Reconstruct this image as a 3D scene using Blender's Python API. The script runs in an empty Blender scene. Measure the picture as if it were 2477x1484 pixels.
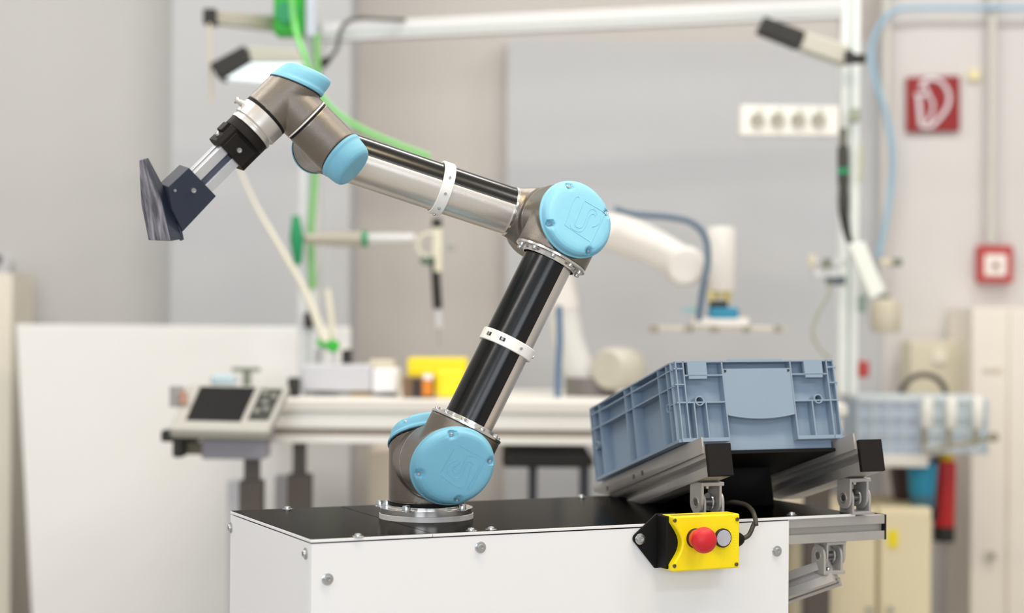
import bpy, bmesh, math, random
from mathutils import Vector, Matrix
random.seed(7)
V = Vector
PI = math.pi
col = bpy.context.scene.collection
sc = bpy.context.scene

# ------------------------------------------------------------------ camera
CAMZ = 1.17
FPX = 4451.34
cR = V((0.999969, -0.0000165, 0.0078278)); cU = V((-0.0078279, -0.0021037, 0.9999672)); cF = V((0, 0.9999978, 0.0021038))
cd = bpy.data.cameras.new('camera'); cam = bpy.data.objects.new('camera', cd); col.objects.link(cam)
cam.matrix_world = Matrix(((cR.x, cU.x, -cF.x, 0), (cR.y, cU.y, -cF.y, 0), (cR.z, cU.z, -cF.z, CAMZ), (0, 0, 0, 1)))
cd.sensor_width = 36; cd.lens = 36 * FPX / 2477; cd.clip_start = .05
cd.dof.use_dof = True; cd.dof.focus_distance = 2.88; cd.dof.aperture_fstop = 2.0
sc.camera = cam

# ------------------------------------------------------------------ world, exposure, lights
sc.view_settings.view_transform = 'Standard'; sc.view_settings.look = 'None'
sc.view_settings.exposure = -0.83; sc.view_settings.gamma = 1; sc.view_settings.use_curve_mapping = False
w = bpy.data.worlds.new('world'); sc.world = w; w.use_nodes = True
w.node_tree.nodes['Background'].inputs[0].default_value = (.75, .87, 1, 1); w.node_tree.nodes['Background'].inputs[1].default_value = 1.0
sc.cycles.max_bounces = 8; sc.cycles.diffuse_bounces = 5; sc.cycles.glossy_bounces = 4
sc.cycles.sample_clamp_indirect = 6


def area(name, loc, rot, sx, sy, power, color):
    l = bpy.data.lights.new(name, 'AREA'); l.shape = 'RECTANGLE'; l.size = sx; l.size_y = sy; l.energy = power; l.color = color
    o = bpy.data.objects.new(name, l); col.objects.link(o); o.location = loc; o.rotation_euler = rot
    return o


ROOM = dict(x0=-3.2, x1=3.4, y0=-2.6, y1=6.2, z1=3.3)
LAMPS = [(-1.9, 0.2), (1.9, 0.2), (-1.9, 2.6), (0.35, 2.3), (1.9, 2.6), (-1.9, 4.7), (0.2, 4.5), (1.9, 4.7)]
for i, (x, y) in enumerate(LAMPS):
    area('ceiling_light', (x, y, ROOM['z1'] - .075), (0, 0, 0), 1.15, .28 if i != 3 else .42, 46 if i != 3 else 74, (1, .975, .94) if i != 3 else (1, .82, .52))
# daylight through the windows of the wall behind the camera and of the left wall
area('window_daylight', (-1.3, ROOM['y0'] - .12, 1.75), (PI / 2, 0, 0), 2.2, 1.5, 165, (.88, .94, 1))
area('window_daylight', (1.6, ROOM['y0'] - .12, 1.75), (PI / 2, 0, 0), 2.2, 1.5, 85, (.88, .94, 1))


# ------------------------------------------------------------------ picking helpers (pixel of the photograph -> point of the place)
def ray(px, py): return cF + cR * ((px - 1238.5) / FPX) + cU * ((742 - py) / FPX)
C0 = V((0, 0, CAMZ))
def at(px, py, Y): d = ray(px, py); return C0 + d * (Y / d.y)
def on_plane(px, py, p, n): d = ray(px, py); return C0 + d * ((p - C0).dot(n) / d.dot(n))


# ------------------------------------------------------------------ materials
def srgb(c): return tuple(((v / 255) / 12.92 if v <= 10 else (((v / 255) + .055) / 1.055) ** 2.4) for v in c) + (1,)
MATS = {}
def mat(name, c, rough=.5, metal=0, bump=0, bscale=400, vary=0, vscale=6, emit=None, coat=0, spec=.5, trans=0, aniso=0):
    if name in MATS: return MATS[name]
    m = bpy.data.materials.new(name); m.use_nodes = True; nt = m.node_tree; b = nt.nodes['Principled BSDF']
    b.inputs['Base Color'].default_value = srgb(c); b.inputs['Roughness'].default_value = rough; b.inputs['Metallic'].default_value = metal
    b.inputs['Coat Weight'].default_value = coat; b.inputs['Specular IOR Level'].default_value = spec; b.inputs['Transmission Weight'].default_value = trans
    b.inputs['Anisotropic'].default_value = aniso
    tc = nt.nodes.new('ShaderNodeTexCoord')
    if bump:
        n = nt.nodes.new('ShaderNodeTexNoise'); n.inputs['Scale'].default_value = bscale; n.inputs['Detail'].default_value = 3
        bp = nt.nodes.new('ShaderNodeBump'); bp.inputs['Strength'].default_value = bump; bp.inputs['Distance'].default_value = .001
        nt.links.new(tc.outputs['Object'], n.inputs['Vector']); nt.links.new(n.outputs['Fac'], bp.inputs['Height']); nt.links.new(bp.outputs['Normal'], b.inputs['Normal'])
    if vary:
        n = nt.nodes.new('ShaderNodeTexNoise'); n.inputs['Scale'].default_value = vscale; n.inputs['Detail'].default_value = 4
        mx = nt.nodes.new('ShaderNodeMix'); mx.data_type = 'RGBA'
        s = srgb(c); mx.inputs[6].default_value = tuple(v * (1 - vary) for v in s[:3]) + (1,); mx.inputs[7].default_value = tuple(min(1, v * (1 + vary)) for v in s[:3]) + (1,)
        nt.links.new(tc.outputs['Object'], n.inputs['Vector']); nt.links.new(n.outputs['Fac'], mx.inputs[0]); nt.links.new(mx.outputs[2], b.inputs['Base Color'])
    if emit: b.inputs['Emission Color'].default_value = srgb(c); b.inputs['Emission Strength'].default_value = emit
    MATS[name] = m; return m


M_housing = mat('sandblasted_grey_alloy', (130, 123, 115), .33, .85, .35, 900, .05, 60)
M_alu = mat('anodised_tube', (222, 216, 210), .31, .65, .15, 700, .04, 30)
M_black = mat('satin_black_sleeve', (6, 6, 8), .22, 0, .05, 600, 0, spec=.5)
M_lid = mat('pale_blue_plastic', (124, 190, 219), .50, 0, .22, 1100, .03, 90)
M_ring = mat('turned_aluminium', (226, 224, 222), .22, .95)
M_silver = mat('cast_silver', (214, 210, 206), .36, .8, .12, 900)
M_white = mat('white_plastic', (244, 243, 241), .42)
M_dark = mat('dark_socket', (26, 24, 23), .5)
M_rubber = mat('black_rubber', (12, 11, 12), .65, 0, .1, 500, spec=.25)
M_steel = mat('zinc_plated_steel', (196, 198, 200), .25, .9)
M_wht = mat('white_coated_panel', (233, 233, 236), .42, 0, .05, 500, .012, 3)
M_plate = mat('black_anodised_plate', (72, 66, 60), .17, 1, .04, 1500, .06, 20)
M_plate.node_tree.nodes['Principled BSDF'].inputs['Specular Tint'].default_value = (.16, .15, .14, 1)
M_crate = mat('blue_grey_crate_plastic', (134, 153, 174), .50, 0, .15, 700, .03, 20)
M_prof = mat('aluminium_profile', (182, 179, 176), .40, .45, .1, 500)
M_profdk = mat('profile_shadow_grey', (120, 118, 117), .42, .7)
M_cap = mat('black_end_cap', (24, 20, 18), .6, 0, .15, 900, spec=.22)
M_yellow = mat('safety_yellow_plastic', (250, 224, 0), .42, 0, .06, 700)
M_red = mat('red_button_plastic', (206, 24, 36), .45, 0, .15, 1200)
M_orange = mat('orange_red_collar', (235, 80, 45), .45)
M_navy = mat('dark_anodised_block', (42, 48, 64), .45, .3, .3, 1300, .08, 40)
M_grey = mat('light_grey_button', (178, 178, 190), .5)
M_cable = mat('grey_brown_cable', (62, 58, 52), .5)


# ------------------------------------------------------------------ mesh builder
def frame(o, z, x=None):
    z = V(z).normalized()
    x = V(x) if x is not None else (V((1, 0, 0)) if abs(z.x) < .9 else V((0, 1, 0)))
    x = (x - z * x.dot(z)).normalized(); y = z.cross(x)
    return Matrix(((x.x, y.x, z.x, o[0]), (x.y, y.y, z.y, o[1]), (x.z, y.z, z.z, o[2]), (0, 0, 0, 1)))
def basis(o, x, y, z):
    return Matrix(((x[0], y[0], z[0], o[0]), (x[1], y[1], z[1], o[1]), (x[2], y[2], z[2], o[2]), (0, 0, 0, 1)))
I4 = Matrix.Identity(4)


class MB:
    def __init__(s): s.v = []; s.f = []
    def add(s, vs, fs, M=None):
        b = len(s.v); s.v += [(M @ V(p)) if M is not None else V(p) for p in vs]; s.f += [tuple(i + b for i in f) for f in fs]; return s
    def box(s, x0, y0, z0, x1, y1, z1, M=None):
        vs = [(x, y, z) for x in (x0, x1) for y in (y0, y1) for z in (z0, z1)]
        return s.add(vs, [(0, 1, 3, 2), (4, 6, 7, 5), (0, 4, 5, 1), (2, 3, 7, 6), (0, 2, 6, 4), (1, 5, 7, 3)], M)
    def lathe(s, prof, M=None, n=48, close=True):
        vs = []; fs = []; k = len(prof)
        for i in range(n):
            a = 2 * PI * i / n
            for r, z in prof: vs.append((r * math.cos(a), r * math.sin(a), z))
        for i in range(n):
            j = (i + 1) % n
            for t in range(k - 1): fs.append((i * k + t, j * k + t, j * k + t + 1, i * k + t + 1))
        if close:
            if prof[0][0] > 1e-6: fs.append(tuple(i * k for i in reversed(range(n))))
            if prof[-1][0] > 1e-6: fs.append(tuple(i * k + k - 1 for i in range(n)))
        return s.add(vs, fs, M)
    def cyl(s, r, z0, z1, M=None, n=32, r1=None): return s.lathe([(r, z0), (r if r1 is None else r1, z1)], M, n)
    def ring(s, ri, ro, z0, z1, M=None, n=48): return s.lathe([(ri, z0), (ro, z0), (ro, z1), (ri, z1), (ri, z0)], M, n, False)
    def prism(s, poly, z0, z1, M=None):
        n = len(poly); vs = [(x, y, z0) for x, y in poly] + [(x, y, z1) for x, y in poly]
        return s.add(vs, [tuple(reversed(range(n))), tuple(range(n, 2 * n))] + [(i, (i + 1) % n, n + (i + 1) % n, n + i) for i in range(n)], M)
    def tube(s, pts, r, n=10, smooth=True, caps=True):
        pts = [V(p) for p in pts]
        if smooth and len(pts) > 2: pts = catmull(pts, 7)
        prev = None; base = len(s.v); m = len(pts)
        for i, p in enumerate(pts):
            t = (pts[min(i + 1, m - 1)] - pts[max(i - 1, 0)]).normalized()
            if prev is None: prev = t.orthogonal().normalized()
            prev = (prev - t * prev.dot(t)).normalized(); q = t.cross(prev)
            rr = r(i / (m - 1)) if callable(r) else r
            for k in range(n):
                a = 2 * PI * k / n; s.v.append(p + prev * rr * math.cos(a) + q * rr * math.sin(a))
        for i in range(m - 1):
            for k in range(n):
                l = (k + 1) % n; s.f.append((base + i * n + k, base + i * n + l, base + (i + 1) * n + l, base + (i + 1) * n + k))
        if caps:
            s.f.append(tuple(base + k for k in reversed(range(n)))); s.f.append(tuple(base + (m - 1) * n + k for k in range(n)))
        return s
    def hexa(s, a, b):  # two quads, corner by corner
        vs = list(a) + list(b)
        return s.add(vs, [(3, 2, 1, 0), (4, 5, 6, 7), (0, 1, 5, 4), (1, 2, 6, 5), (2, 3, 7, 6), (3, 0, 4, 7)])
    def build(s, name, m, parent=None, bevel=0, seg=2, ang=38, fix=True):
        inv = wm(parent).inverted() if parent else I4
        me = bpy.data.meshes.new(name); me.from_pydata([tuple(inv @ p) for p in s.v], [], s.f)
        if fix:
            bm = bmesh.new(); bm.from_mesh(me); bmesh.ops.recalc_face_normals(bm, faces=bm.faces); bm.to_mesh(me); bm.free()
        for p in me.polygons: p.use_smooth = True
        me.set_sharp_from_angle(angle=math.radians(ang))
        me.materials.append(m); o = bpy.data.objects.new(name, me); col.objects.link(o); o.parent = parent
        if bevel:
            b = o.modifiers.new('bevel', 'BEVEL'); b.width = bevel; b.segments = seg; b.limit_method = 'ANGLE'; b.angle_limit = math.radians(35); b.harden_normals = True
        return o


def catmull(p, k):
    out = []
    for i in range(len(p) - 1):
        a, b, c, d = p[max(i - 1, 0)], p[i], p[i + 1], p[min(i + 2, len(p) - 1)]
        for t in range(k):
            u = t / k
            out.append(.5 * ((2 * b) + (c - a) * u + (2 * a - 5 * b + 4 * c - d) * u * u + (3 * b - a - 3 * c + d) * u ** 3))
    return out + [p[-1]]
WM = {}
def wm(o):
    if o is None: return I4
    if o.name in WM: return WM[o.name]
    return wm(o.parent) @ o.matrix_basis if o.parent else o.matrix_basis.copy()
def tag(o, label, cat, group=None, kind=None):
    if label: o['label'] = label
    if cat: o['category'] = cat
    if group: o['group'] = group
    if kind: o['kind'] = kind
    return o
def thing(name, label, cat, loc, group=None):
    o = bpy.data.objects.new(name, None); col.objects.link(o); o.location = loc; o.empty_display_size = .05
    return tag(o, label, cat, group)
def place(name, mesh, M, parent, label=None):  # a part that shares its mesh
    o = bpy.data.objects.new(name, mesh); col.objects.link(o); o.parent = parent; o.matrix_basis = wm(parent).inverted() @ M
    if label: o['label'] = label
    return o
def proto(mb, name, m, bevel=0):
    o = mb.build(name, m); me = o.data; bpy.data.objects.remove(o); return me
def structure(o, label=None):
    o['kind'] = 'structure'
    if label: o['label'] = label
    return o


# shared screws (axis +z points out of the surface)
def screw_mesh(r, h, m, name='screw', washer=0):
    mb = MB()
    if washer: mb.lathe([(washer, 0), (washer, r * .22), (washer * .96, r * .26), (r * .5, r * .26)], None, 28)
    b = r * .26 if washer else 0
    mb.lathe([(r, b), (r, b + h * .7), (r * .86, b + h), (r * .5, b + h), (r * .46, b + h * .45), (0, b + h * .45)], None, 24)
    return proto(mb, name, m)
S_big = screw_mesh(.0053, .0035, M_steel, 'screw', .0088)
S_cap = screw_mesh(.0042, .0050, M_steel, 'screw')
S_bolt = screw_mesh(.0065, .0085, M_steel, 'bolt', .0082)
S_tiny = screw_mesh(.0024, .0022, M_steel, 'screw')
S_dark = screw_mesh(.0032, .0018, mat('dull_steel', (120, 112, 70), .35, .7), 'screw')

# ------------------------------------------------------------------ room shell
X0, X1, Y0, Y1, Z1 = (ROOM[k] for k in ('x0', 'x1', 'y0', 'y1', 'z1'))
M_wall = mat('painted_wall', (190, 189, 187), .8, 0, .1, 60, .012, 1.2)
M_wallwarm = mat('painted_wall_warm', (197, 191, 186), .8, 0, .1, 60, .012, 1.2)
M_wallcool = mat('painted_wall_cool', (187, 188, 191), .8, 0, .1, 60, .012, 1.2)
M_wallright = mat('painted_wall_right', (208, 204, 202), .8, 0, .1, 60, .012, 1.2)
M_floor = mat('grey_floor', (168, 164, 158), .35, 0, .05, 30, .05, 3)
M_ceil = mat('white_ceiling', (236, 235, 232), .85)
structure(MB().box(X0, Y0, -.1, X1, Y1, 0).build('floor', M_floor))
structure(MB().box(X0, Y0, Z1, X1, Y1, Z1 + .1).build('ceiling', M_ceil))
structure(MB().box(X0, Y1, 0, X1, Y1 + .15, Z1).build('wall_back', M_wallwarm))
structure(MB().box(X0 - .15, Y0, 0, X0, Y1, Z1).build('wall_left', M_wall))
structure(MB().box(X1, Y0, 0, X1 + .15, Y1, Z1).build('wall_right', M_wall))
wb = MB(); y = Y0
for a, b, c, d in ((X0, 0, X1, 1.0), (X0, 2.5, X1, Z1), (X0, 1.0, -2.4, 2.5), (-.2, 1.0, .5, 2.5), (2.7, 1.0, X1, 2.5)): wb.box(a, y - .2, b, c, y, d)
structure(wb.build('wall_front', mat('dark_wall', (92, 90, 88), .7)))
for i, xc in enumerate((-1.3, 1.6)):
    f = MB()
    for a, b, c, d in ((-1.1, 1.0, 1.1, 1.05), (-1.1, 2.45, 1.1, 2.5), (-1.1, 1, -1.05, 2.5), (1.05, 1, 1.1, 2.5), (-.03, 1, .03, 2.5)): f.box(xc + a, Y0 - .1, b, xc + c, Y0 - .04, d)
    structure(f.build('window_%d' % (i + 1), M_white))
# ceiling lamps: housing round each light panel
for i, (x, y) in enumerate(LAMPS):
    t = thing('ceiling_lamp', 'long white ceiling lamp at the %s of the %s row above the hall' % ('left' if x < -1 else 'right' if x > 1 else 'middle', 'front' if y < 1 else 'second' if y < 4 else 'rear'), 'lamp', (x, y, Z1), 'ceiling lamps')
    f = MB()
    for a, b, c, d in ((-.62, -.18, .62, -.15), (-.62, .15, .62, .18), (-.62, -.15, -.59, .15), (.59, -.15, .62, .15)): f.box(x + a, y + b, Z1 - .08, x + c, y + d, Z1)
    f.build('lamp_frame', M_white, t)

def pxbox(x0, y0, x1, y1, Y, depth, mb=None):
    a = at(x0, y1, Y); b = at(x1, y0, Y); mb = mb or MB(); return mb.box(a.x, Y, a.z, b.x, Y + depth, b.z)
# wall relief seen in the photograph
a = at(418, 0, 5.9); b = at(850, 0, 5.9)
structure(MB().box(a.x, 5.9, 0, b.x, Y1, Z1).build('wall_pillar', M_wallcool))
structure(MB().box(X0, 6.05, 0, a.x, Y1, Z1).build('wall_panel_left', M_wall))
a = at(1228, 95, 6.1); b = at(2140, 95, 6.1)
structure(MB().box(a.x, 6.1, 0, b.x, Y1, a.z).build('wall_panel_middle', M_wallcool))
structure(MB().box(b.x, 6.09, 0, X1, Y1, Z1).build('wall_panel_right', M_wallright))

# ------------------------------------------------------------------ white machine cabinet under the robot
PZ = CAMZ - .33335                       # top of the cover plate
A0 = V((-.28819, 2.65597, PZ)); yaw = .436473; CW, CDp = .81983, .4070
ee = V((math.cos(yaw), math.sin(yaw), 0)); gg = V((-math.sin(yaw), math.cos(yaw), 0)); zz = V((0, 0, 1))
KB = basis(A0, ee, gg, zz)               # cabinet frame: x along the front, y into depth, z up from the plate top
cab = thing('machine_cabinet', 'white panelled machine cabinet with black top plate carrying the robot arm', 'cabinet', KB @ V((CW / 2, CDp / 2, -PZ)))
H = PZ
MB().box(.0015, 0, -H + .1, CW, .003, -.0065, KB).build('front_panel', M_wht, cab, .0006)
MB().box(0, .0035, -H + .1, .003, CDp - .001, -.0065, KB).build('side_panel', M_wht, cab, .0006)
MB().box(CW - .003, .0035, -H + .1, CW, CDp - .001, -.0065, KB).build('side_panel', M_wht, cab, .0006)
MB().box(.0015, CDp - .003, -H + .1, CW, CDp, -.0065, KB).build('back_panel', M_wht, cab, .0006)
MB().box(.02, .02, -H + .06, CW - .02, CDp - .02, -.02, KB).build('inner_frame', M_prof, cab)
for (x, y) in ((.06, .06), (CW - .06, .06), (.06, CDp - .06), (CW - .06, CDp - .06)):
    MB().cyl(.03, -H, -H + .07, KB @ Matrix.Translation((x, y, 0)), 24).build('caster', M_rubber, cab)
SEAM = .1905
CWX = .950
MB().box(0, -.001, -.0045, SEAM - .0006, CDp, -.0003, KB).build('top_plate', M_wht, cab, .0004)
MB().box(SEAM + .0006, -.001, -.0045, CWX, CDp, -.0003, KB).build('top_plate', M_wht, cab, .0004)
MB().box(.0012, .0012, -.0004, SEAM - .0009, CDp - .0012, .0004, KB).build('plate_face', M_plate, cab)
MB().box(SEAM + .0009, .0012, -.0004, CWX - .001, CDp - .0012, .0004, KB).build('plate_face', M_plate, cab)
for (px, py) in ((866, 1300), (1140, 1286), (1188, 1283), (1915, 1247)):
    q = on_plane(px, py, A0, zz); place('screw', S_big, frame(q, zz), cab)
for (x, y) in ((.094, CDp - .012), (.642, CDp - .012)): place('screw', S_big, frame(KB @ V((x, y, 0)), zz), cab)
for (px, py) in ((1162, 1325), (792, 1402), (1879, 1334)):
    q = on_plane(px, py, A0, gg); place('screw', S_big, frame(q, -gg), cab)
for (px, py) in ((740, 1340), (559, 1277)):
    q = on_plane(px, py, A0, ee); place('screw', S_big, frame(q, -ee), cab)

# ------------------------------------------------------------------ robot arm
yb = .28
nn = V((.27636, -.96105, 0)).normalized(); uu = V((.96105, .27636, 0)).normalized()
def dirr(t): return uu * math.cos(t) + zz * math.sin(t)
T2, T3, T5 = 1.0992, 2.8541, 2.3758
d2, d3, d5, a6 = dirr(T2), dirr(T3), dirr(T5), dirr(T5 + PI / 2)
RB = V((-.13487, 2.94887, PZ)); S1 = RB + zz * .0964; SS = S1 + nn * .1358; EE = SS + d2 * .425; E3 = EE - nn * .1197
WW = E3 + d3 * .39225; J5 = WW + nn * .093; J6 = J5 + d5 * .09465
rob = thing('jointed_robot', 'grey six-axis robot arm with pale blue joint lids bolted on the white cabinet', 'robot arm', RB)


def cut_plane(o, co, no):
    me = o.data; bm = bmesh.new(); bm.from_mesh(me); inv = wm(o.parent).inverted()
    g = bm.verts[:] + bm.edges[:] + bm.faces[:]
    r = bmesh.ops.bisect_plane(bm, geom=g, plane_co=inv @ co, plane_no=inv.to_3x3() @ no, clear_inner=True)
    ed = [e for e in r['geom_cut'] if isinstance(e, bmesh.types.BMEdge)]
    if ed: bmesh.ops.holes_fill(bm, edges=ed, sides=0)
    bm.to_mesh(me); bm.free()


def slant_cyl(mb, c, ax, r, z0, z1, tilt_to=None, A=0, n=72):
    M = frame(c, ax, tilt_to); inv = M
    k = math.tan(A); vs = []; fs = []
    for i in range(n):
        a = 2 * PI * i / n; x, y = r * math.cos(a), r * math.sin(a)
        vs.append((x, y, z0)); vs.append((x, y, z1 + x * k))
    for i in range(n):
        j = (i + 1) % n; fs.append((2 * i, 2 * j, 2 * j + 1, 2 * i + 1))
    fs.append(tuple(2 * i for i in reversed(range(n)))); fs.append(tuple(2 * i + 1 for i in range(n)))
    mb.add(vs, fs, M)


def fuse(o, vox, it=7, trim=None):
    if trim:
        c, ax, port, Lf, A = trim; M = frame(c, ax, port)
        cut_plane(o, M @ V((0, 0, Lf)), -((M.to_3x3() @ V((-math.tan(A), 0, 1))).normalized()))
    m = o.modifiers.new('fuse', 'REMESH'); m.mode = 'VOXEL'; m.voxel_size = vox; m.use_smooth_shade = True
    s = o.modifiers.new('soften', 'SMOOTH'); s.factor = .5; s.iterations = it


def lid(c, ax, port, r, Lf, A, hgt, screws=True, emblem=None, prof=None):
    """domed joint lid on a slanted housing end; ax: outwards, port: the side it is cut away from"""
    M = frame(c, ax, port); k = math.tan(A)
    prof = prof or [(1.0, -.02), (1.035, 0), (1.035, .13), (1.012, .19), (.995, .24), (.975, .50), (.945, .72), (.89, .88), (.81, .965), (.70, 1.0), (.0, 1.0)]
    n = 96; rows = []
    pr = []
    for i in range(len(prof) - 1):
        (r0, h0), (r1, h1) = prof[i], prof[i + 1]
        st = 3 if i < len(prof) - 2 else 10
        for q in range(st): pr.append((r0 + (r1 - r0) * q / st, h0 + (h1 - h0) * q / st))
    pr.append(prof[-1])
    sang = [math.radians(d) for d in (38, 128, 218, 308)]
    vs = []; fs = []
    for ro, h in pr:
        for i in range(n):
            a = 2 * PI * i / n; rr = ro * r; x, y = rr * math.cos(a), rr * math.sin(a); hh = h * hgt
            if screws and h > .25:
                for sa in sang:
                    d = math.hypot(x - .87 * r * math.cos(sa), y - .87 * r * math.sin(sa))
                    w_ = r * .085
                    if d < w_ * 1.35: hh -= min(1, max(0, (w_ * 1.35 - d) / (w_ * .45))) * hgt * .33 * min(1, (h - .25) / .4)
            vs.append((x, y, Lf + hh + x * k))
    for t in range(len(pr) - 2):
        for i in range(n):
            j = (i + 1) % n; fs.append((t * n + i, t * n + j, (t + 1) * n + j, (t + 1) * n + i))
    t = len(pr) - 2; fs.append(tuple(t * n + i for i in range(n)))
    mb = MB().add(vs, fs, M); o = mb.build('joint_lid', M_lid, rob, ang=60)
    nrm = (M.to_3x3() @ V((-k, 0, 1))).normalized()
    if screws:
        for sa in sang:
            q = M @ V((.87 * r * math.cos(sa), .87 * r * math.sin(sa), Lf + .60 * hgt + .87 * r * math.cos(sa) * k))
            sp = place('screw', S_tiny, frame(q, nrm), o); sp.scale = (r / .06 * 1.15,) * 3
    top = M @ V((0, 0, Lf + hgt))
    if emblem:
        e = MB()
        for line in emblem:
            pts = [on_plane(px, py, top, nrm) + nrm * .0000 for px, py in line]
            e.tube(pts, .0007, 6, smooth=len(line) > 3)
        e.build('emblem', M_lid, o)
    # dark seal under the lid
    sv = []; 
    for i in range(n):
        a = 2 * PI * i / n; x, y = r * 1.006 * math.cos(a), r * 1.006 * math.sin(a)
        sv += [(x, y, Lf - .0022 + x * k), (x, y, Lf + .0006 + x * k), (x * .97, y * .97, Lf - .0022 + x * k)]
    sf = [];
    for i in range(n):
        j = (i + 1) % n; sf += [(3 * i, 3 * j, 3 * j + 1, 3 * i + 1), (3 * i + 2, 3 * j + 2, 3 * j, 3 * i)]
    MB().add(sv, sf, M).build('lid_seal', M_dark, rob)
    return o


RL, AS = .0600, math.radians(26)
def housing(name, c, ax, back, port, plen, r, Lf, A, rp=None, taper=None, vox=.0018):
    mb = MB(); slant_cyl(mb, c, ax, r, -back, Lf - .001, port, A)
    P = frame(c, port)
    if taper: mb.lathe([(rp or r, 0)] + taper, P, 72)
    else: mb.cyl(rp or r, 0, plen, P, 72)
    o = mb.build(name, M_housing, rob); fuse(o, vox, trim=(c, ax, port, Lf - .0015, A)); return o


# mounting flange: two discs and bolts
MB().ring(.02, .0755, 0, .0085, frame(RB, zz), 96).build('adapter_plate', mat('frosted_ring', (214, 210, 208), .5, .3), rob, .0005)
MB().lathe([(.0745, .0085), (.0745, .0175), (.062, .0178), (.062, .0215), (.03, .0215)], frame(RB, zz), 96).build('base_flange', M_ring, rob, .0004)
MB().cyl(.0603, .0215, .0265, frame(RB, zz), 72).build('seal_ring', M_rubber, rob)
for (px, py) in ((983, 1240), (1118, 1236)):
    q = on_plane(px, py, RB + zz * .0178, zz); place('bolt', S_bolt, frame(q, zz), rob)
for (px, py) in ((919, 1222), (936, 1222)):
    q = on_plane(px, py + 4, RB + zz * .0178, zz); place('bolt', S_bolt, frame(q, zz), rob)

EM_S = [[(1098, 1086), (1065, 1145)], [(1108, 1076), (1175, 1112)], [(1174, 1115), (1140, 1180), (1132, 1187)],
        [(1065, 1150), (1118, 1180), (1138, 1133), (1140, 1128)],
        [(1146, 1126), (1135, 1116), (1126, 1128), (1118, 1148), (1110, 1156), (1100, 1157), (1090, 1153), (1082, 1145), (1082, 1130), (1088, 1122), (1100, 1116), (1106, 1113)],
        [(1152, 1108), (1140, 1103), (1131, 1104), (1124, 1114), (1116, 1133), (1108, 1144), (1101, 1145), (1095, 1138), (1097, 1130), (1110, 1122), (1113, 1117)],
        [(1129, 1184), (1150, 1148), (1160, 1127)]]
EM_E = [[(1392, 478), (1384, 492), (1370, 533), (1366, 543)], [(1392, 478), (1398, 476), (1401, 479)], [(1415, 487), (1463, 515)],
        [(1411, 489), (1400, 518), (1391, 540), (1392, 548), (1400, 552), (1407, 550), (1414, 536), (1422, 515), (1430, 507), (1440, 510), (1444, 520)],
        [(1379, 543), (1382, 552), (1392, 559), (1402, 561), (1409, 558), (1418, 543), (1424, 526), (1430, 519), (1438, 520), (1440, 524)],
        [(1452, 522), (1451, 536), (1443, 546), (1432, 550)], [(1463, 518), (1440, 566), (1428, 590)], [(1366, 545), (1428, 586)]]
# joint 1 (base column), joint 2 (shoulder), joint 3 (elbow)
mb = MB(); slant_cyl(mb, S1, zz, .0605, -.0700, .026, nn, AS); mb.cyl(.0590, 0, .0690, frame(S1, nn), 72)
fuse(mb.build('base_column', M_housing, rob), .0018, trim=(S1, zz, nn, .0255, AS))
lid(S1, zz, nn, .0605, .027, AS, .026)
mb = MB().ring(.050, .0597, -.0008, .0008, frame(SS - nn * .0665, nn), 96); mb.build('seam_ring', M_ring, rob)
housing('shoulder_joint', SS, nn, .0655, d2, .0635, .0597, .027, AS, .0578)
lid(SS, nn, d2, RL, .028, AS, .026, emblem=EM_S)
housing('elbow_joint', EE, nn, .0590, -d2, .0635, .0597, .027, AS, .0578)
lid(EE, nn, -d2, RL * .985, .028, AS, .026, emblem=EM_E)
MB().ring(.050, .0597, -.0008, .0008, frame(EE - nn * .0600, nn), 96).build('seam_ring', M_ring, rob)
mb = MB(); mb.cyl(.0590, -.0500, .0590, frame(E3, nn), 72); mb.lathe([(.052, 0), (.052, .030), (.0475, .044), (.0425, .056), (.0408, .0655)], frame(E3, d3), 72)
fuse(mb.build('forearm_elbow', M_housing, rob), .0018)


# flanges with their screws
def flange(c, ax, screws_at):
    MB().lathe([(.040, 0), (.0588, 0), (.0588, .0035), (.0570, .0042), (.046, .0042), (.044, .0105), (.0425, .0105)], frame(c, ax), 96, False).build('arm_flange', M_ring, rob, .0003)
    F = frame(c + ax * .0042, ax, nn)
    for i in screws_at:
        a = 2 * PI * i / 10 + .22
        place('screw', S_cap, frame(F @ V((.0522 * math.cos(a), .0522 * math.sin(a), 0)), ax), rob)
flange(SS + d2 * .0635, d2, range(10))
flange(EE - d2 * .0635, -d2, range(10))
RT = .0385
def tubeparts(a, b, ax, s0, s1, c0, c1, black_ref):
    """silver tube with a black sleeve over part of its round; angles seen from black_ref"""
    MB().cyl(RT, 0, (b - a).length, frame(a, ax), 96).build('arm_tube', M_alu, rob)
    F = frame(a, ax, black_ref); L = (b - a).length; n = 60; vs = []; fs = []; r0, r1 = RT - .0002, RT + .0006
    for i in range(n + 1):
        an = math.radians(s0 + (s1 - s0) * i / n)
        for r in (r0, r1):
            for z in (c0, L - c1): vs.append((r * math.cos(an), r * math.sin(an), z))
    for i in range(n):
        b0, b1 = 4 * i, 4 * i + 4
        fs += [(b0 + 2, b1 + 2, b1 + 3, b0 + 3), (b0, b0 + 1, b1 + 1, b1), (b0, b1, b1 + 2, b0 + 2), (b0 + 1, b0 + 3, b1 + 3, b1 + 1)]
    fs += [(0, 2, 3, 1), (4 * n, 4 * n + 1, 4 * n + 3, 4 * n + 2)]
    MB().add(vs, fs, F).build('black_sleeve', M_black, rob)
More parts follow.
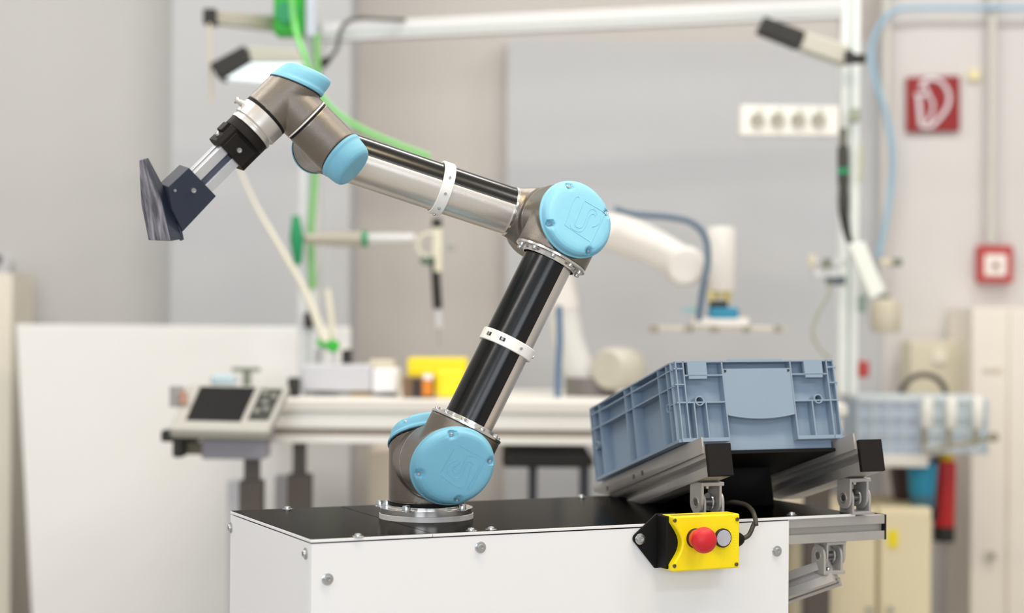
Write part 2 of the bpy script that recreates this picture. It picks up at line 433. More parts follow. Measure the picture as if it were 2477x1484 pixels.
# upper arm: black faces left and front; forearm: black faces up
tubeparts(SS + d2 * .066, EE - d2 * .066, d2, -202, 24, .0025, .004, nn)
tubeparts(E3 + d3 * .064, WW - d3 * .030, d3, 12, 192, .004, .004, nn)
MB().ring(.036, .0418, 0, .0042, frame(E3 + d3 * .0640, d3), 96).build('tube_collar', M_ring, rob, .0006)


def clamp(c, ax, lugs):
    MB().ring(RT + .0007, RT + .0052, -.0095, .0095, frame(c, ax), 96).build('clamp_ring', M_white, rob, .0016, 3)
    o = [x for x in rob.children if x.name.startswith('clamp_ring')][-1]
    F = frame(c, ax, nn)
    for a, kind in lugs:
        a = math.radians(a); q = F @ V(((RT + .0050) * math.cos(a), (RT + .0050) * math.sin(a), 0)); d = (q - c).normalized()
        Q = frame(q, d, ax)
        if kind: MB().box(-.0028, -.0045, -.001, .0028, .0045, .0006, Q).build('slot', M_dark, o)
        place('screw', S_tiny, frame(q + d * .0003, d), o)
clamp(on_plane(1226, 848, SS, nn).lerp(SS, 0) if False else SS + d2 * .2065, d2, ((-28, 1), (-62, 1), (15, 0), (70, 0)))
clamp(E3 + d3 * .1845, d3, ((-52, 0), (-15, 0), (-82, 0), (20, 0)))
# wrist joints
AW = math.radians(22); RW = .0378
def wlid(c, ax, port, **k): return lid(c, ax, port, RW, .0255, AW, .0315, screws=False, **k)
mb = MB(); slant_cyl(mb, WW, -nn, RW, -.0445, .0245, -d3, AW); mb.cyl(RW, 0, .045, frame(WW, -d3), 64)
fuse(mb.build('wrist_joint', M_housing, rob), .0014, trim=(WW, -nn, -d3, .024, AW))
wlid(WW, -nn, -d3)
MB().ring(.030, RW, -.0007, .0007, frame(WW + nn * .0453, nn), 72).build('seam_ring', M_ring, rob)
mb = MB(); slant_cyl(mb, J5, -d5, RW, -.0435, .0245, -nn, AW); mb.cyl(RW, 0, .0468, frame(J5, -nn), 64)
fuse(mb.build('wrist_joint', M_housing, rob), .0014, trim=(J5, -d5, -nn, .024, AW))
l5 = wlid(J5, -d5, -nn)
MB().cyl(RW * .985, .0435, .0468, frame(J5, d5), 72).build('seal_ring', M_rubber, rob)
MB().cyl(RW * 1.012, .0468, .0490, frame(J5, d5), 72).build('seam_ring', M_white, rob)
mb = MB(); slant_cyl(mb, J6, -a6, RW, -.0385, .0245, -d5, AW); mb.cyl(RW, 0, .0460, frame(J6, -d5), 64)
fuse(mb.build('wrist_joint', M_housing, rob), .0014, trim=(J6, -a6, -d5, .024, AW))
wlid(J6, -a6, -d5)
MB().cyl(RW * .99, .0385, .0425, frame(J6, a6), 72).build('seal_ring', M_rubber, rob)
tf = MB().lathe([(.030, .0425), (.0372, .0425), (.0376, .0440), (.0372, .0640), (.0345, .0665), (.0345, .0690), (.0362, .0700), (.0362, .0745), (.02, .0745)], frame(J6, a6), 72).build('tool_flange', M_silver, rob)
# little connector on the tool flange
q = J6 + a6 * .052 + (d5 * .96 + nn * .1).normalized() * .036; dd = (d5 * .9 + a6 * .3 + nn * .1).normalized()
MB().lathe([(.0045, 0), (.0045, .006), (.0034, .0065), (.0034, .010), (.005, .0105), (.005, .0135), (0, .0135)], frame(q, dd), 20).build('connector', M_silver, tf)
# small clear label with print on the upper tube
F = frame(SS + d2 * .066, d2, nn)
def tube_patch(a0, a1, z0, z1, m, name, parent, dr=.0003):
    n = max(2, int(abs(a1 - a0) / 4)); vs = []; fs = []
    for i in range(n + 1):
        an = math.radians(a0 + (a1 - a0) * i / n)
        for r in (RT, RT + dr):
            for z in (z0, z1): vs.append((r * math.cos(an), r * math.sin(an), z))
    for i in range(n):
        b0, b1 = 4 * i, 4 * i + 4
        fs += [(b0 + 2, b1 + 2, b1 + 3, b0 + 3), (b0, b1, b1 + 2, b0 + 2), (b0 + 1, b0 + 3, b1 + 3, b1 + 1), (b0, b0 + 1, b1 + 1, b1)]
    fs += [(0, 2, 3, 1), (4 * n, 4 * n + 1, 4 * n + 3, 4 * n + 2)]
    return MB().add(vs, fs, F).build(name, m, parent)
lab = tube_patch(62, 88, .018, .118, mat('pale_label', (190, 187, 183), .45, .3), 'label_strip', rob, .0002)
z = .024; ms = MB()
for k, wdt in enumerate([1, 0, 1, 1, 1, 0, 1, 1, 1, 1, 1, 1, 1, 0, 1, 0, 1, 0, 0, 1, 1]):
    if wdt:
        for t in (0, 1):
            a0 = 72 + t * 6
            n = len(ms.v)
            vs = []
            for an in (a0, a0 + 3.6):
                for zq in (z + t * .0004, z + .0016): vs.append(((RT + .00035) * math.cos(math.radians(an)), (RT + .00035) * math.sin(math.radians(an)), zq))
            ms.add(vs, [(0, 1, 3, 2)], F)
    z += .0034
ms.build('print', M_dark, lab)

# ---- end tool
rho = math.radians(13)
tn = (nn * math.cos(rho) - d5 * math.sin(rho)).normalized(); tu = a6.cross(tn).normalized()
if tu.dot(d5) < 0: tu = -tu
TM = basis(J6, a6, tu, tn)      # x along the tool, y up-left, z to the camera
tool = MB().lathe([(.012, .0745), (.0345, .0745), (.0350, .0760), (.0350, .0890), (.0330, .0905), (.012, .0905)], frame(J6, a6), 48).build('end_tool', M_cap, rob)
tool['label'] = 'black clamp with aluminium profile and dark pusher block'
def oct_(wy, wz, c): return [(-wy + c, -wz), (wy - c, -wz), (wy, -wz + c), (wy, wz - c), (wy - c, wz), (-wy + c, wz), (-wy, wz - c), (-wy, -wz + c)]
QM = basis(J6, tu, tn, a6)
mb = MB(); mb.prism(oct_(.0315, .024, .007), .0895, .124, QM)
mb.box(-.0225, .020, .0945, .0205, .0285, .124, QM)
mb.box(.016, -.012, .0905, .036, .012, .106, QM)
mb.build('clamp_body', M_cap, tool, .0009)
place('screw', S_cap, frame(QM @ V((-.0005, .0285, .110)), tn), tool)
place('screw', S_cap, frame(QM @ V((.0318, .006, .113)), tu), tool)
# slotted aluminium profile (cross-section with a groove on each side)
def profile_poly(a, g=.0042, d=.007, wdt=.0105):
    # square section half size a with T-slots; returns polygon
    q = [(-a, -a), (-g, -a), (-g, -a + .0022), (-wdt * .75, -a + .0022), (-wdt * .45, -a + d), (wdt * .45, -a + d), (wdt * .75, -a + .0022), (g, -a + .0022), (g, -a), (a, -a)]
    out = []
    for k in range(4):
        c, s = [(1, 0), (0, 1), (-1, 0), (0, -1)][k]
        out += [(x * c - y * s, x * s + y * c) for x, y in q[:-1]]
    return out
MB().prism(profile_poly(.0195, .0052, .009, .016), .118, .190, QM).build('profile', mat('bright_profile', (232, 233, 238), .25, .75), tool, .0004)
for s_ in (1, -1): MB().box(-.0051, s_ * .0112 - .0006, .1185, .0051, s_ * .0112 + .0006, .1895, QM).build('groove_shade_strip', mat('groove_shade_slate', (98, 102, 118), .4, .3), tool)  # dark strips put the shade inside the slots into colour
# pusher block and pad
def plate_from(pxs, off, thick, nm, m, parent, bev=.001, direction=None):
    P0 = J6 + tn * off; dr = direction or tn
    fr = [on_plane(px, py, P0, tn) for px, py in pxs]; bk = [p - dr * thick for p in fr]
    n = len(fr); return MB().add(fr + bk, [tuple(range(n)), tuple(reversed(range(n, 2 * n)))] + [((i + 1) % n, i, n + i, n + (i + 1) % n) for i in range(n)]).build(nm, m, parent, bev)
plate_from([(457, 406), (523, 475), (442, 561), (416, 505), (407, 453)], .026, .052, 'pusher_block', M_navy, tool)
place('screw', S_cap, frame(on_plane(467, 461, J6 + tn * .026, tn), tn), tool)
place('screw', S_tiny, frame(on_plane(423, 461, J6 + tn * .026, tn), tn), tool)
N = [(353, 384, 2.715), (388, 489, 2.71), (410, 584, 2.705)]; Lq = [(336, 388, 2.755), (341, 494, 2.795), (359, 582, 2.795)]; Rq = [(358, 382, 2.725), (413, 488, 2.72), (437, 579, 2.715)]
secs = []
for a_, b_, c_ in zip(N, Lq, Rq):
    n_, l_, r_ = at(*a_), at(*b_), at(*c_); secs.append([l_, n_, r_, l_ + (r_ - n_)])
vs = [p for s_ in secs for p in s_]; fs = [(3, 2, 1, 0), (8, 9, 10, 11)]
for t in range(2):
    for i in range(4): j = (i + 1) % 4; fs.append((t * 4 + i, t * 4 + j, t * 4 + 4 + j, t * 4 + 4 + i))
m = mat('scuffed_grey_pad', (88, 88, 98), .6, .1, .3, 500)
nt = m.node_tree; b = nt.nodes['Principled BSDF']; tc = nt.nodes.new('ShaderNodeTexCoord'); mp = nt.nodes.new('ShaderNodeMapping'); mp.inputs['Scale'].default_value = (60, 60, 16)
nz = nt.nodes.new('ShaderNodeTexNoise'); nz.inputs['Scale'].default_value = 1.0; nz.inputs['Detail'].default_value = 6; rp = nt.nodes.new('ShaderNodeValToRGB')
rp.color_ramp.elements[0].position = .42; rp.color_ramp.elements[0].color = srgb((74, 76, 86)); rp.color_ramp.elements[1].position = .72; rp.color_ramp.elements[1].color = srgb((168, 166, 180))
nt.links.new(tc.outputs['Object'], mp.inputs[0]); nt.links.new(mp.outputs[0], nz.inputs[0]); nt.links.new(nz.outputs['Fac'], rp.inputs[0]); nt.links.new(rp.outputs[0], b.inputs['Base Color'])
pad = MB().add(vs, fs).build('contact_pad', m, tool, .0015)
# backing of the pad, darker and plain
sec2 = []
for (s_, k0, k1) in ((secs[0], .12, 1.06), (secs[1], .12, 1.06), (secs[2], .12, 1.06)):
    l_, n_, r_, q_ = s_; dv = r_ - n_
    sec2.append([l_ + dv * k0, n_ + dv * k0 + (n_ - l_) * .012, n_ + dv * k1 + (n_ - l_) * .012, l_ + dv * k1])
MB().add([p for s_ in sec2 for p in s_], fs).build('pad_backing', M_navy, tool, .001)
st = [at(416, 506, 2.722), at(430, 507, 2.722), at(444, 577, 2.718), at(434, 580, 2.715)]
MB().hexa(st, [p + V((-.01, .06, 0)) for p in st]).build('pad_foot', M_navy, tool, .001)

# ------------------------------------------------------------------ crate rack and crate
SC = 1.0
ce = V((.94913, .31478, .0078)).normalized(); cg = V((-.30308, .92002, -.24839)).normalized(); ck = ce.cross(cg).normalized()
CO = C0 + V((.2621, 3.00784, -.08116)) * SC
CMx = basis(CO, ce * SC, cg * SC, ck * SC)       # crate frame: x right, y along, z up from the rim
rack = thing('crate_rack', 'sloping aluminium profile rack with hinges holding the blue grey crate', 'rack', KB @ V((.74, .25, 0)))
for k, xr in enumerate((.0379, .3091)):
    xm = xr; hw = .0205
    RMx = CMx @ basis(V((xm, 0, -.1745)), V((1, 0, 0)), V((0, 0, 1)), V((0, -1, 0)))
    # poly in (x, z) extruded along -y of the crate frame
    pp = [(-hw, -.0255), (hw, -.0255), (hw, -.0125), (hw - .005, -.0105), (hw - .005, .0085), (hw, .0105), (hw, .0255), (-hw, .0255), (-hw, .0045), (-hw + .012, .0035), (-hw + .012, -.0085), (-hw, -.0095)]
    r = MB().prism(pp, -.445, .055, RMx).build('rail', M_prof, rack)
    cut_plane(r, V((0, 0, PZ + .0006)), zz)
    r.modifiers.clear()
    MB().box(-hw - .0005, -.0262, .055, hw + .0005, .0262, .0645, RMx).build('end_cap', M_cap, rack, .001)
    g = MB().box(-hw - .0032, .0125, -.445, -hw - .0002, .0385, .052, RMx).build('guide_strip', mat('guide_strip_alu', (182, 178, 176), .45, .4), rack)
    cut_plane(g, V((0, 0, PZ + .0006)), zz)
    if k == 0:
        for yy in (-.205, -.245, -.375):
            MB().box(-hw - .0040, .0195, yy - .0035, -hw - .0030, .0275, yy + .0035, RMx).build('slot', mat('slot_grey', (78, 74, 70), .5), rack)
# hinges
def hinge(c, ex, ey, w_=.040, h=.055, label=None, flip=False):
    up = ex.cross(ey) * (-1 if flip else 1)
    HM = basis(c, ex, ey, up)
    mb = MB(); t = .0045
    hh = h
    mb.box(-w_ / 2, -.019, hh - .006, w_ / 2, .019, hh, HM)
    def ear(x0, x1, z_in, z_out, dn):
        poly = []
        r = .0185
        zc = z_out
        n = 12
        if dn:
            poly = [(r, z_in), (-r, z_in)] + [(-r * math.cos(PI * i / n), zc - r * math.sin(PI * i / n)) for i in range(n + 1)]
        else:
            poly = [(-r, z_in), (r, z_in)] + [(r * math.cos(PI * i / n), zc + r * math.sin(PI * i / n)) for i in range(n + 1)]
        EM = HM @ basis(V((x0, 0, 0)), V((0, 1, 0)), V((0, 0, 1)), V((1, 0, 0)))
        mb.prism(poly, 0, x1 - x0, EM)
    zc = hh * .44
    ear(-w_ / 2, -w_ / 2 + t, hh - .005, zc, True); ear(w_ / 2 - t - .004, w_ / 2 - .004, hh - .005, zc, True)
    o = mb.build('hinge', M_prof, rack, .0008)
    mb = MB(); mb.box(-w_ / 2 + .006, -.019, 0, w_ / 2 + .002, .019, .005, HM)
    ear(-w_ / 2 + t + .001, -w_ / 2 + 2 * t, .004, zc, False); ear(w_ / 2 - t + .001, w_ / 2 + .001, .004, zc, False)
    mb.build('hinge_base', M_prof, o, .0008)
    P = HM @ basis(V((0, 0, zc)), V((0, 1, 0)), V((0, 0, 1)), V((1, 0, 0)))
    MB().cyl(.006, -w_ / 2 - .0006, w_ / 2 + .001, P, 20).build('hinge_pin', mat('pin_steel', (120, 118, 116), .4, .8), o)
    MB().ring(.0075, .0085, -w_ / 2 - .0008, -w_ / 2 + .0002, P, 24).build('pin_ring', M_ring, o)
    MB().cyl(.0145, .002, .0050, P, 28).build('friction_disc', M_steel, o)
    place('bolt', S_cap, HM @ Matrix.Translation((-.004, -.006, hh - .006)) @ Matrix.Rotation(PI, 4, 'X'), o)
    return o
h1 = CMx @ V((.0379 + .004, .004, -.2005)); hinge(V((h1.x, h1.y, PZ)), ee, gg, .042, h1.z - PZ + .0015)
h2 = CMx @ V((.3091 + .004, .012, -.2005))
# cross profile sticking out on the right of the cabinet
def prof40(M, L, nm, parent, a=.0205):
    return MB().prism(profile_poly(a, .0060, .0085, .015), 0, L, M).build(nm, M_prof, parent, .0003)
PM = basis(KB @ V((CW + .0006, .0245, -.0255)), gg, zz, ee)
prof40(PM, 1.012 - CW, 'cross_profile', rack)
MB().box(-.021, -.021, 1.0125 - CW, .021, .021, 1.0155 - CW, PM).build('end_cap', M_cap, rack, .0005)
hinge(V((h2.x, h2.y, PZ - .001)), ee, gg, .042, h2.z - PZ + .0025)
hinge(KB @ V((.915, .026, -.0465)), ee, gg, .042, .054, flip=True)
q0 = KB @ V((.915, .026, -.098)); dn = (V((-.80, .15, -.42)) @ Matrix.Identity(3)); dn = (ee * -.55 + gg * .62 - zz * .34).normalized()
SM = frame(q0 - dn * .012 - zz * .004, dn, ee)
prof40(SM, .165, 'diagonal_strut', rack)

MB().box(.060, .012, -.1535, .288, .40, -.1485, CMx).build('black_sheet', M_rubber, rack)  # plain black sheet under the crate, between the rails
o = MB().box(.105, .16, -.30, .235, .36, -.154, CMx).build('black_block', M_rubber, rack, 0)  # plain black block below the sheet, reaching down to the top plate
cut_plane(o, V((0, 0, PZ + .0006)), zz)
crate = thing('storage_crate', 'blue grey ribbed plastic crate tilted on the aluminium rails', 'crate', CMx @ V((.15, .2, -.147)))
cw, cl, ch, th = .30, .40, .134, .0022
inn = .018
mb = MB()
# shell: four walls and floor, tapering a little
def taper(z): return .006 * (-z / ch)
def shell(ix, iy, z0, z1):
    t0, t1 = 0, 0
    return [(ix, iy, z0), (cw - ix, iy, z0), (cw - ix, cl - iy, z0), (ix, cl - iy, z0), (ix, iy, z1), (cw - ix, iy, z1), (cw - ix, cl - iy, z1), (ix, cl - iy, z1)]
o_ = inn
for (x0, y0, x1, y1) in ((o_, o_, cw - o_, o_ + .003), (o_, cl - o_ - .003, cw - o_, cl - o_), (o_, o_ + .003, o_ + .003, cl - o_ - .003), (cw - o_ - .003, o_ + .003, cw - o_, cl - o_ - .003)):
    mb.box(x0, y0, -.147, x1, y1, 0, CMx)
mb.box(o_ + .003, o_ + .003, -.147, cw - o_ - .003, cl - o_ - .003, -.143, CMx)
mb.build('crate_body', M_crate, crate, .0008)
# top rim lip (thin frame) and bottom rims
def rr(u0, v0, u1, v1, z0, z1, rad, inner):
    def loop(ins, n=5):
        R = max(rad - ins, .001); pts = []
        for (cx, cy, a0) in ((u1 - ins - R, v0 + ins + R, -90), (u1 - ins - R, v1 - ins - R, 0), (u0 + ins + R, v1 - ins - R, 90), (u0 + ins + R, v0 + ins + R, 180)):
            for i in range(n + 1): a = math.radians(a0 + 90 * i / n); pts.append((cx + R * math.cos(a), cy + R * math.sin(a)))
        return pts
    A_ = loop(0); B_ = loop(inner); n = len(A_); vs = [(x, y, z) for z in (z0, z1) for x, y in A_] + [(x, y, z) for z in (z0, z1) for x, y in B_]; fs = []
    for i in range(n):
        j = (i + 1) % n; fs += [(i, j, n + j, n + i), (2 * n + j, 2 * n + i, 3 * n + i, 3 * n + j), (n + i, n + j, 3 * n + j, 3 * n + i), (j, i, 2 * n + i, 2 * n + j)]
    return vs, fs
mb = MB(); vs, fs = rr(0, 0, cw, cl, -.0024, 0, .018, inn + .003); mb.add(vs, fs, CMx); mb.build('top_rim', M_crate, crate)
# rib lattice; rows (z) and columns. shared unit box scaled per rib
UB = proto(MB().box(-.5, -.5, -.5, .5, .5, .5), 'rib', M_crate)
def rib(x0, y0, z0, x1, y1, z1):
    place('rib', UB, CMx @ Matrix.Translation(((x0 + x1) / 2, (y0 + y1) / 2, (z0 + z1) / 2)) @ Matrix.Diagonal((abs(x1 - x0), abs(y1 - y0), abs(z1 - z0), 1)), crate)
def vrib_f(x, z0, z1, d=inn, y=0, t=th): rib(x - t / 2, y, z0, x + t / 2, y + d, z1)
def hrib_f(x0, x1, z, d=inn, y=0, t=th): rib(x0, y, z - t / 2, x1, y + d, z + t / 2)
for (y, s) in ((0, 1), (cl - inn, 1)):
    for x, z0, z1 in ((.006, -ch, 0), (.019, -ch, 0), (.0885, -ch, 0), (.2135, -ch, 0), (.281, -ch, 0), (.2935, -ch, 0), (.032, -ch, -.069), (.053, -ch, -.069), (.2465, -ch, -.069)):
        vrib_f(x, z0, z1, inn, y)
    for x0, x1, z in ((.002, .019, -.0125), (.002, .019, -.039), (.281, .298, -.0125), (.281, .298, -.039), (.002, .0885, -.069), (.2135, .298, -.069), (.019, .0885, -.024), (.2135, .281, -.024)):
        hrib_f(x0, x1, z, inn, y)
    for x0, x1 in ((.006, .0885), (.2135, .2935)): rib(x0, y, -ch, x1, y + inn, -ch + .006)
    for x0, x1 in ((.026, .060), (.238, .272)):
        q = .0006 if y == 0 else inn - .003
        rib(x0, y - .0012 if y == 0 else y + inn - .006, -.024, x1, y + .006 if y == 0 else y + inn + .0012, -.0022)
        rib(x0 + .001, y - .0008 if y == 0 else y + inn - .01, -.030, x1 - .001, y + .003 if y == 0 else y + inn, -.025)
    for cx in (.042, .258):
        TMx = CMx @ basis(V((cx, y, -.0665)), V((1, 0, 0)), V((0, 0, 1)), V((0, -1, 0)))
        MB().ring(.0062, .0082, -inn, .0004, TMx, 24).build('tube_boss', M_crate, crate)
# label panel of each end with the wavy lower edge
for y, t in ((.0006, .0022), (cl - .0028, .0022)):
    poly = [(.0896, -.0135), (.2124, -.0135), (.2124, -.0925)]
    for i in range(15):
        u = i / 14; xx = .2124 - .1228 * u
        zq = -.0975 + .0065 * (abs(2 * u - 1)) ** 2
        poly.append((xx * .98 + .151 * .02, zq))
    poly += [(.0896, -.0925)]
    TMx = CMx @ basis(V((0, y, 0)), V((1, 0, 0)), V((0, 0, 1)), V((0, -1, 0)))
    lp = MB().prism(poly, -t, 0, TMx).build('label_panel', M_crate, crate, .0006)
    mb = MB(); mb.tube([TMx @ V((p[0], p[1], 0)) for p in poly[3:18]], .0013, 8); mb.build('panel_lip', M_crate, lp)
    if y < .1:
        for xx in (.0912, .2065): MB().prism([(xx, -.0155), (xx + .0045, -.0155), (xx + .004, -.0185), (xx + .0005, -.0205)], 0, .0006, TMx).build('notch', M_dark, lp)
    MB().box(.1, y, -.0024, .2, y + .002, .0022, CMx).build('rim_lip', M_crate, crate)
# long sides
for x in (0, cw - inn):
    for yv in (.012, .030, .066, .186, .219, .346, .379, .392): rib(x, yv - th / 2, -ch, x + inn, yv + th / 2, 0)
    for zq in (-.0135, -.041): rib(x, .006, zq - th / 2, x + inn, cl - .006, zq + th / 2)
    rib(x, .004, -ch, x + inn, cl - .004, -ch + .005)
    rib(x, .012, -.069 - th / 2, x + inn, .030, -.069 + th / 2)
    for yv in (.034, .372):
        TMx = CMx @ basis(V((x, yv, -.072)), V((0, -1, 0)), V((0, 0, 1)), V((-1, 0, 0)))
        MB().ring(.0055, .0075, -inn, .0004, TMx, 20).build('tube_boss', M_crate, crate)

# ------------------------------------------------------------------ emergency stop box
ES = on_plane(1610, 1310, A0, gg)
eb = thing('emergency_stop_box', 'yellow box with red mushroom button on black bracket on the cabinet front', 'switch box', ES)
fo = .050                               # how far the cover stands off the panel
Fp = A0 - gg * fo
def EF(px, py, d=fo): return on_plane(px, py, A0 - gg * d, gg)
LX = lambda p: KB.inverted() @ p
c00 = LX(EF(1622, 1251)); c11 = LX(EF(1789, 1375)); cx0 = LX(on_plane(1599, 1310, A0 - gg * .012, gg)).x
x0, x1, z1, z0 = c00.x, c11.x, c00.z, c11.z
EMx = KB @ basis(V((0, 0, 0)), V((1, 0, 0)), V((0, 0, 1)), V((0, -1, 0)))
poly = [(cx0, z0), (x1, z0), (x1, z1), (cx0, z1), (cx0, z1 - .010)]
for i in range(1, 12):
    u = i / 12; poly.append((cx0 + .0165 * math.sin(PI * u) ** 1.1, z1 - .010 - (z1 - z0 - .020) * u))
poly.append((cx0, z0 + .010))
MB().prism(poly, .012, fo, EMx).build('cover', M_yellow, eb, .003, 3)
MB().box(x0 + .012, z0 + .003, .0, x1 - .003, z1 - .003, .013, EMx).build('back_shell', M_cap, eb, .002)
ap = LX(on_plane(1536, 1304, A0 - gg * .004, gg)); tp = LX(on_plane(1598, 1243, A0 - gg * .004, gg)).z; bt = LX(on_plane(1590, 1375, A0 - gg * .004, gg)).z
tri = [(cx0 + .030, bt + .001), (cx0 + .030, tp), (cx0 - .004, tp)]
for i in range(9):
    a = math.radians(125 + 110 * i / 8); tri.append((ap.x + .0055 + .0085 * math.cos(a), ap.z + .0 + .0085 * math.sin(a)))
tri += [(cx0 - .006, bt)]
MB().prism(tri, .0005, .0050, EMx).build('bracket', M_rubber, eb, .0008)
MB().prism([(cx0 - .004, bt + .002), (cx0 + .018, bt + .002), (cx0 + .018, tp - .001), (cx0 - .004, tp - .001)], .004, .036, EMx).build('bracket_body', M_rubber, eb, .002)
place('screw', S_big, frame(on_plane(1548, 1305, A0 - gg * .005, gg), -gg), eb)
for (px, py) in ((1632, 1260), (1783, 1257), (1631, 1370), (1781, 1366)): place('screw', S_dark, frame(EF(px, py), -gg), eb)
for (px, py, r, m, nm) in ((1681, 1303, .0155, M_dark, 'button_collar'), (1747, 1302, .0150, M_dark, 'reset_collar')):
    MB().lathe([(r, 0), (r, .0035), (r * .93, .005), (r * .8, .005)], frame(EF(px, py), -gg), 40).build(nm, m, eb)
MB().cyl(.0128, .003, .0056, frame(EF(1747, 1302), -gg), 40).build('reset_button', M_grey, eb, .0006)
BF = frame(EF(1681, 1303), -gg)
MB().lathe([(.0135, .002), (.0150, .008), (.0155, .014), (.0160, .019), (.010, .022)], BF, 40).build('button_stem', M_orange, eb)
MB().lathe([(.010, .017), (.0165, .0175), (.0192, .0205), (.0203, .025), (.0202, .029), (.0190, .034), (.0160, .0385), (.0110, .0415), (.0055, .0428), (0, .0432)], BF, 48).build('button_head', M_red, eb)
# faint embossed outlines below the buttons and lettering marks at the right
mk = MB()
for (a, b) in (((1663, 1330), (1753, 1330)), ((1663, 1330), (1663, 1362)), ((1692, 1340), (1692, 1362)), ((1752, 1329), (1752, 1361))):
    mk.tube([EF(*a), EF(*b)], .00035, 6, False)
for k in range(7):
    yy = 1287 + k * 6.6; mk.tube([EF(1774, yy), EF(1780, yy)], .00035, 6, False)
    if k % 2: mk.tube([EF(1774, yy), EF(1774, yy + 4)], .00035, 6, False)
mk.build('embossing', M_yellow, eb)
tl = EF(1640, 1244); mp_ = KB @ V(((x0 + .020), -.042, z1 + .0003))
MB().box(x0 + .010, -.043, z1 - .0003, x0 + .062, -.030, z1 + .0004, KB).build('rating_plate', mat('rating_plate', (176, 152, 60), .5), eb)
g0 = KB @ V((x1, -.026, (z0 + z1) / 2 - .001))
MB().lathe([(.0155, 0), (.0155, .004), (.0125, .0045), (.0125, .010), (.0100, .016), (.0070, .020), (.004, .020)], frame(g0, ee), 12).build('cable_gland', M_rubber, eb, .0003)
g1 = g0 + ee * .018
MB().tube([g1, g1 + ee * .014 + zz * .006, g1 + ee * .024 + zz * .024, on_plane(1829, 1270, A0 - gg * .03, gg), on_plane(1822, 1240, A0 - gg * .015, gg), on_plane(1803, 1222, A0 + gg * .03, gg), on_plane(1770, 1216, A0 + gg * .07, gg), on_plane(1740, 1224, A0 + gg * .12, gg)], .0038, 12).build('cable', M_cable, eb)

# ------------------------------------------------------------------ background: bench
Mb_lt = mat('bench_top_laminate', (222, 219, 214), .5); Mb_pr = mat('bench_profile', (232, 230, 226), .45, .2); Mb_dk = mat('bench_groove', (150, 142, 132), .6)
Mb_leg = mat('dark_leg', (82, 74, 68), .5); Mb_cream = mat('cream_paint', (228, 216, 184), .5); Mb_grn = mat('green_hose', (120, 205, 110), .45); Mb_dgrn = mat('dark_green_plastic', (20, 140, 90), .4)
Mb_bgrn = mat('bright_green_plastic', (30, 170, 40), .4); Mb_gry = mat('mid_grey_plastic', (160, 160, 158), .5); Mb_ltg = mat('light_grey_metal', (206, 206, 208), .45, .3)
Mb_blk = mat('soft_black', (34, 32, 30), .55); Mb_blue = mat('blue_hose', (150, 190, 215), .45); Mb_slate = mat('slate_hose', (80, 102, 124), .45)
Mb_teal = mat('teal_plastic', (30, 130, 165), .4); Mb_rred = mat('signal_red', (140, 16, 20), .45); Mb_tan = mat('tan_metal', (206, 198, 178), .5); Mb_brass = mat('brass', (190, 176, 120), .35, .6)
BT = .94
bl = at(500, 975, 4.6).x; br = at(2050, 975, 4.6).x
bench = thing('work_bench', 'long white workbench with aluminium profile edge behind the robot', 'workbench', ((bl + br) / 2, 4.95, 0))
MB().box(bl, 4.6, BT - .026, br, 5.35, BT).build('worktop', Mb_lt, bench, .002)
MB().box(bl + .01, 4.615, BT - .070, br - .01, 4.66, BT - .0265).build('front_rail', Mb_pr, bench, .003)
MB().box(bl + .01, 4.625, BT - .088, br - .01, 4.66, BT - .070).build('rail_groove', Mb_dk, bench)
MB().box(bl + .01, 4.615, BT - .108, br - .01, 4.66, BT - .088).build('lower_rail', Mb_pr, bench, .003)
MB().box(bl + .01, 5.25, BT - .108, br - .01, 5.30, BT - .0265).build('back_rail', Mb_pr, bench)
for (px0, px1, Y) in ((703, 742, 4.70), (703, 742, 5.2), (1960, 2000, 4.70), (1960, 2000, 5.2)):
    a = at(px0, 1100, Y).x; b = at(px1, 1100, Y).x
    o = MB().box(a + .006, Y, .4, b - .006, Y + .05, BT - .10).build('leg', Mb_leg, bench)
    MB().box(a - .008, Y - .006, .02, b + .010, Y + .06, at(0, 1145, Y).z).build('leg_sleeve', Mb_leg, o)
    MB().box(a - .03, Y - .1, 0, b + .03, Y + .15, .02).build('leg_foot', Mb_leg, o)
# pillar cupboard things under the bench
t = tag(pxbox(888, 1092, 1000, 1697, 5.5, .3).build('storage_locker', mat('beige_locker', (222, 210, 192), .6)), 'beige locker under the workbench left of the robot base', 'locker')
tag(pxbox(1215, 1090, 1425, 1132, 4.75, .35).build('drive_unit', Mb_blk, None, .01), 'black drive unit hung under the workbench', 'box')
o = thing('bench_stool', 'dark stool frame standing under the workbench behind the robot', 'stool', at(1350, 1700, 5.0))
for (a, b) in ((1272, 1300), (1396, 1426)): pxbox(a, 1120, b, 1880, 5.0, .03).build('leg', mat('stool_leg', (70, 72, 84), .5), o)
pxbox(1262, 1112, 1436, 1128, 4.98, .3).build('seat', Mb_blk, o)

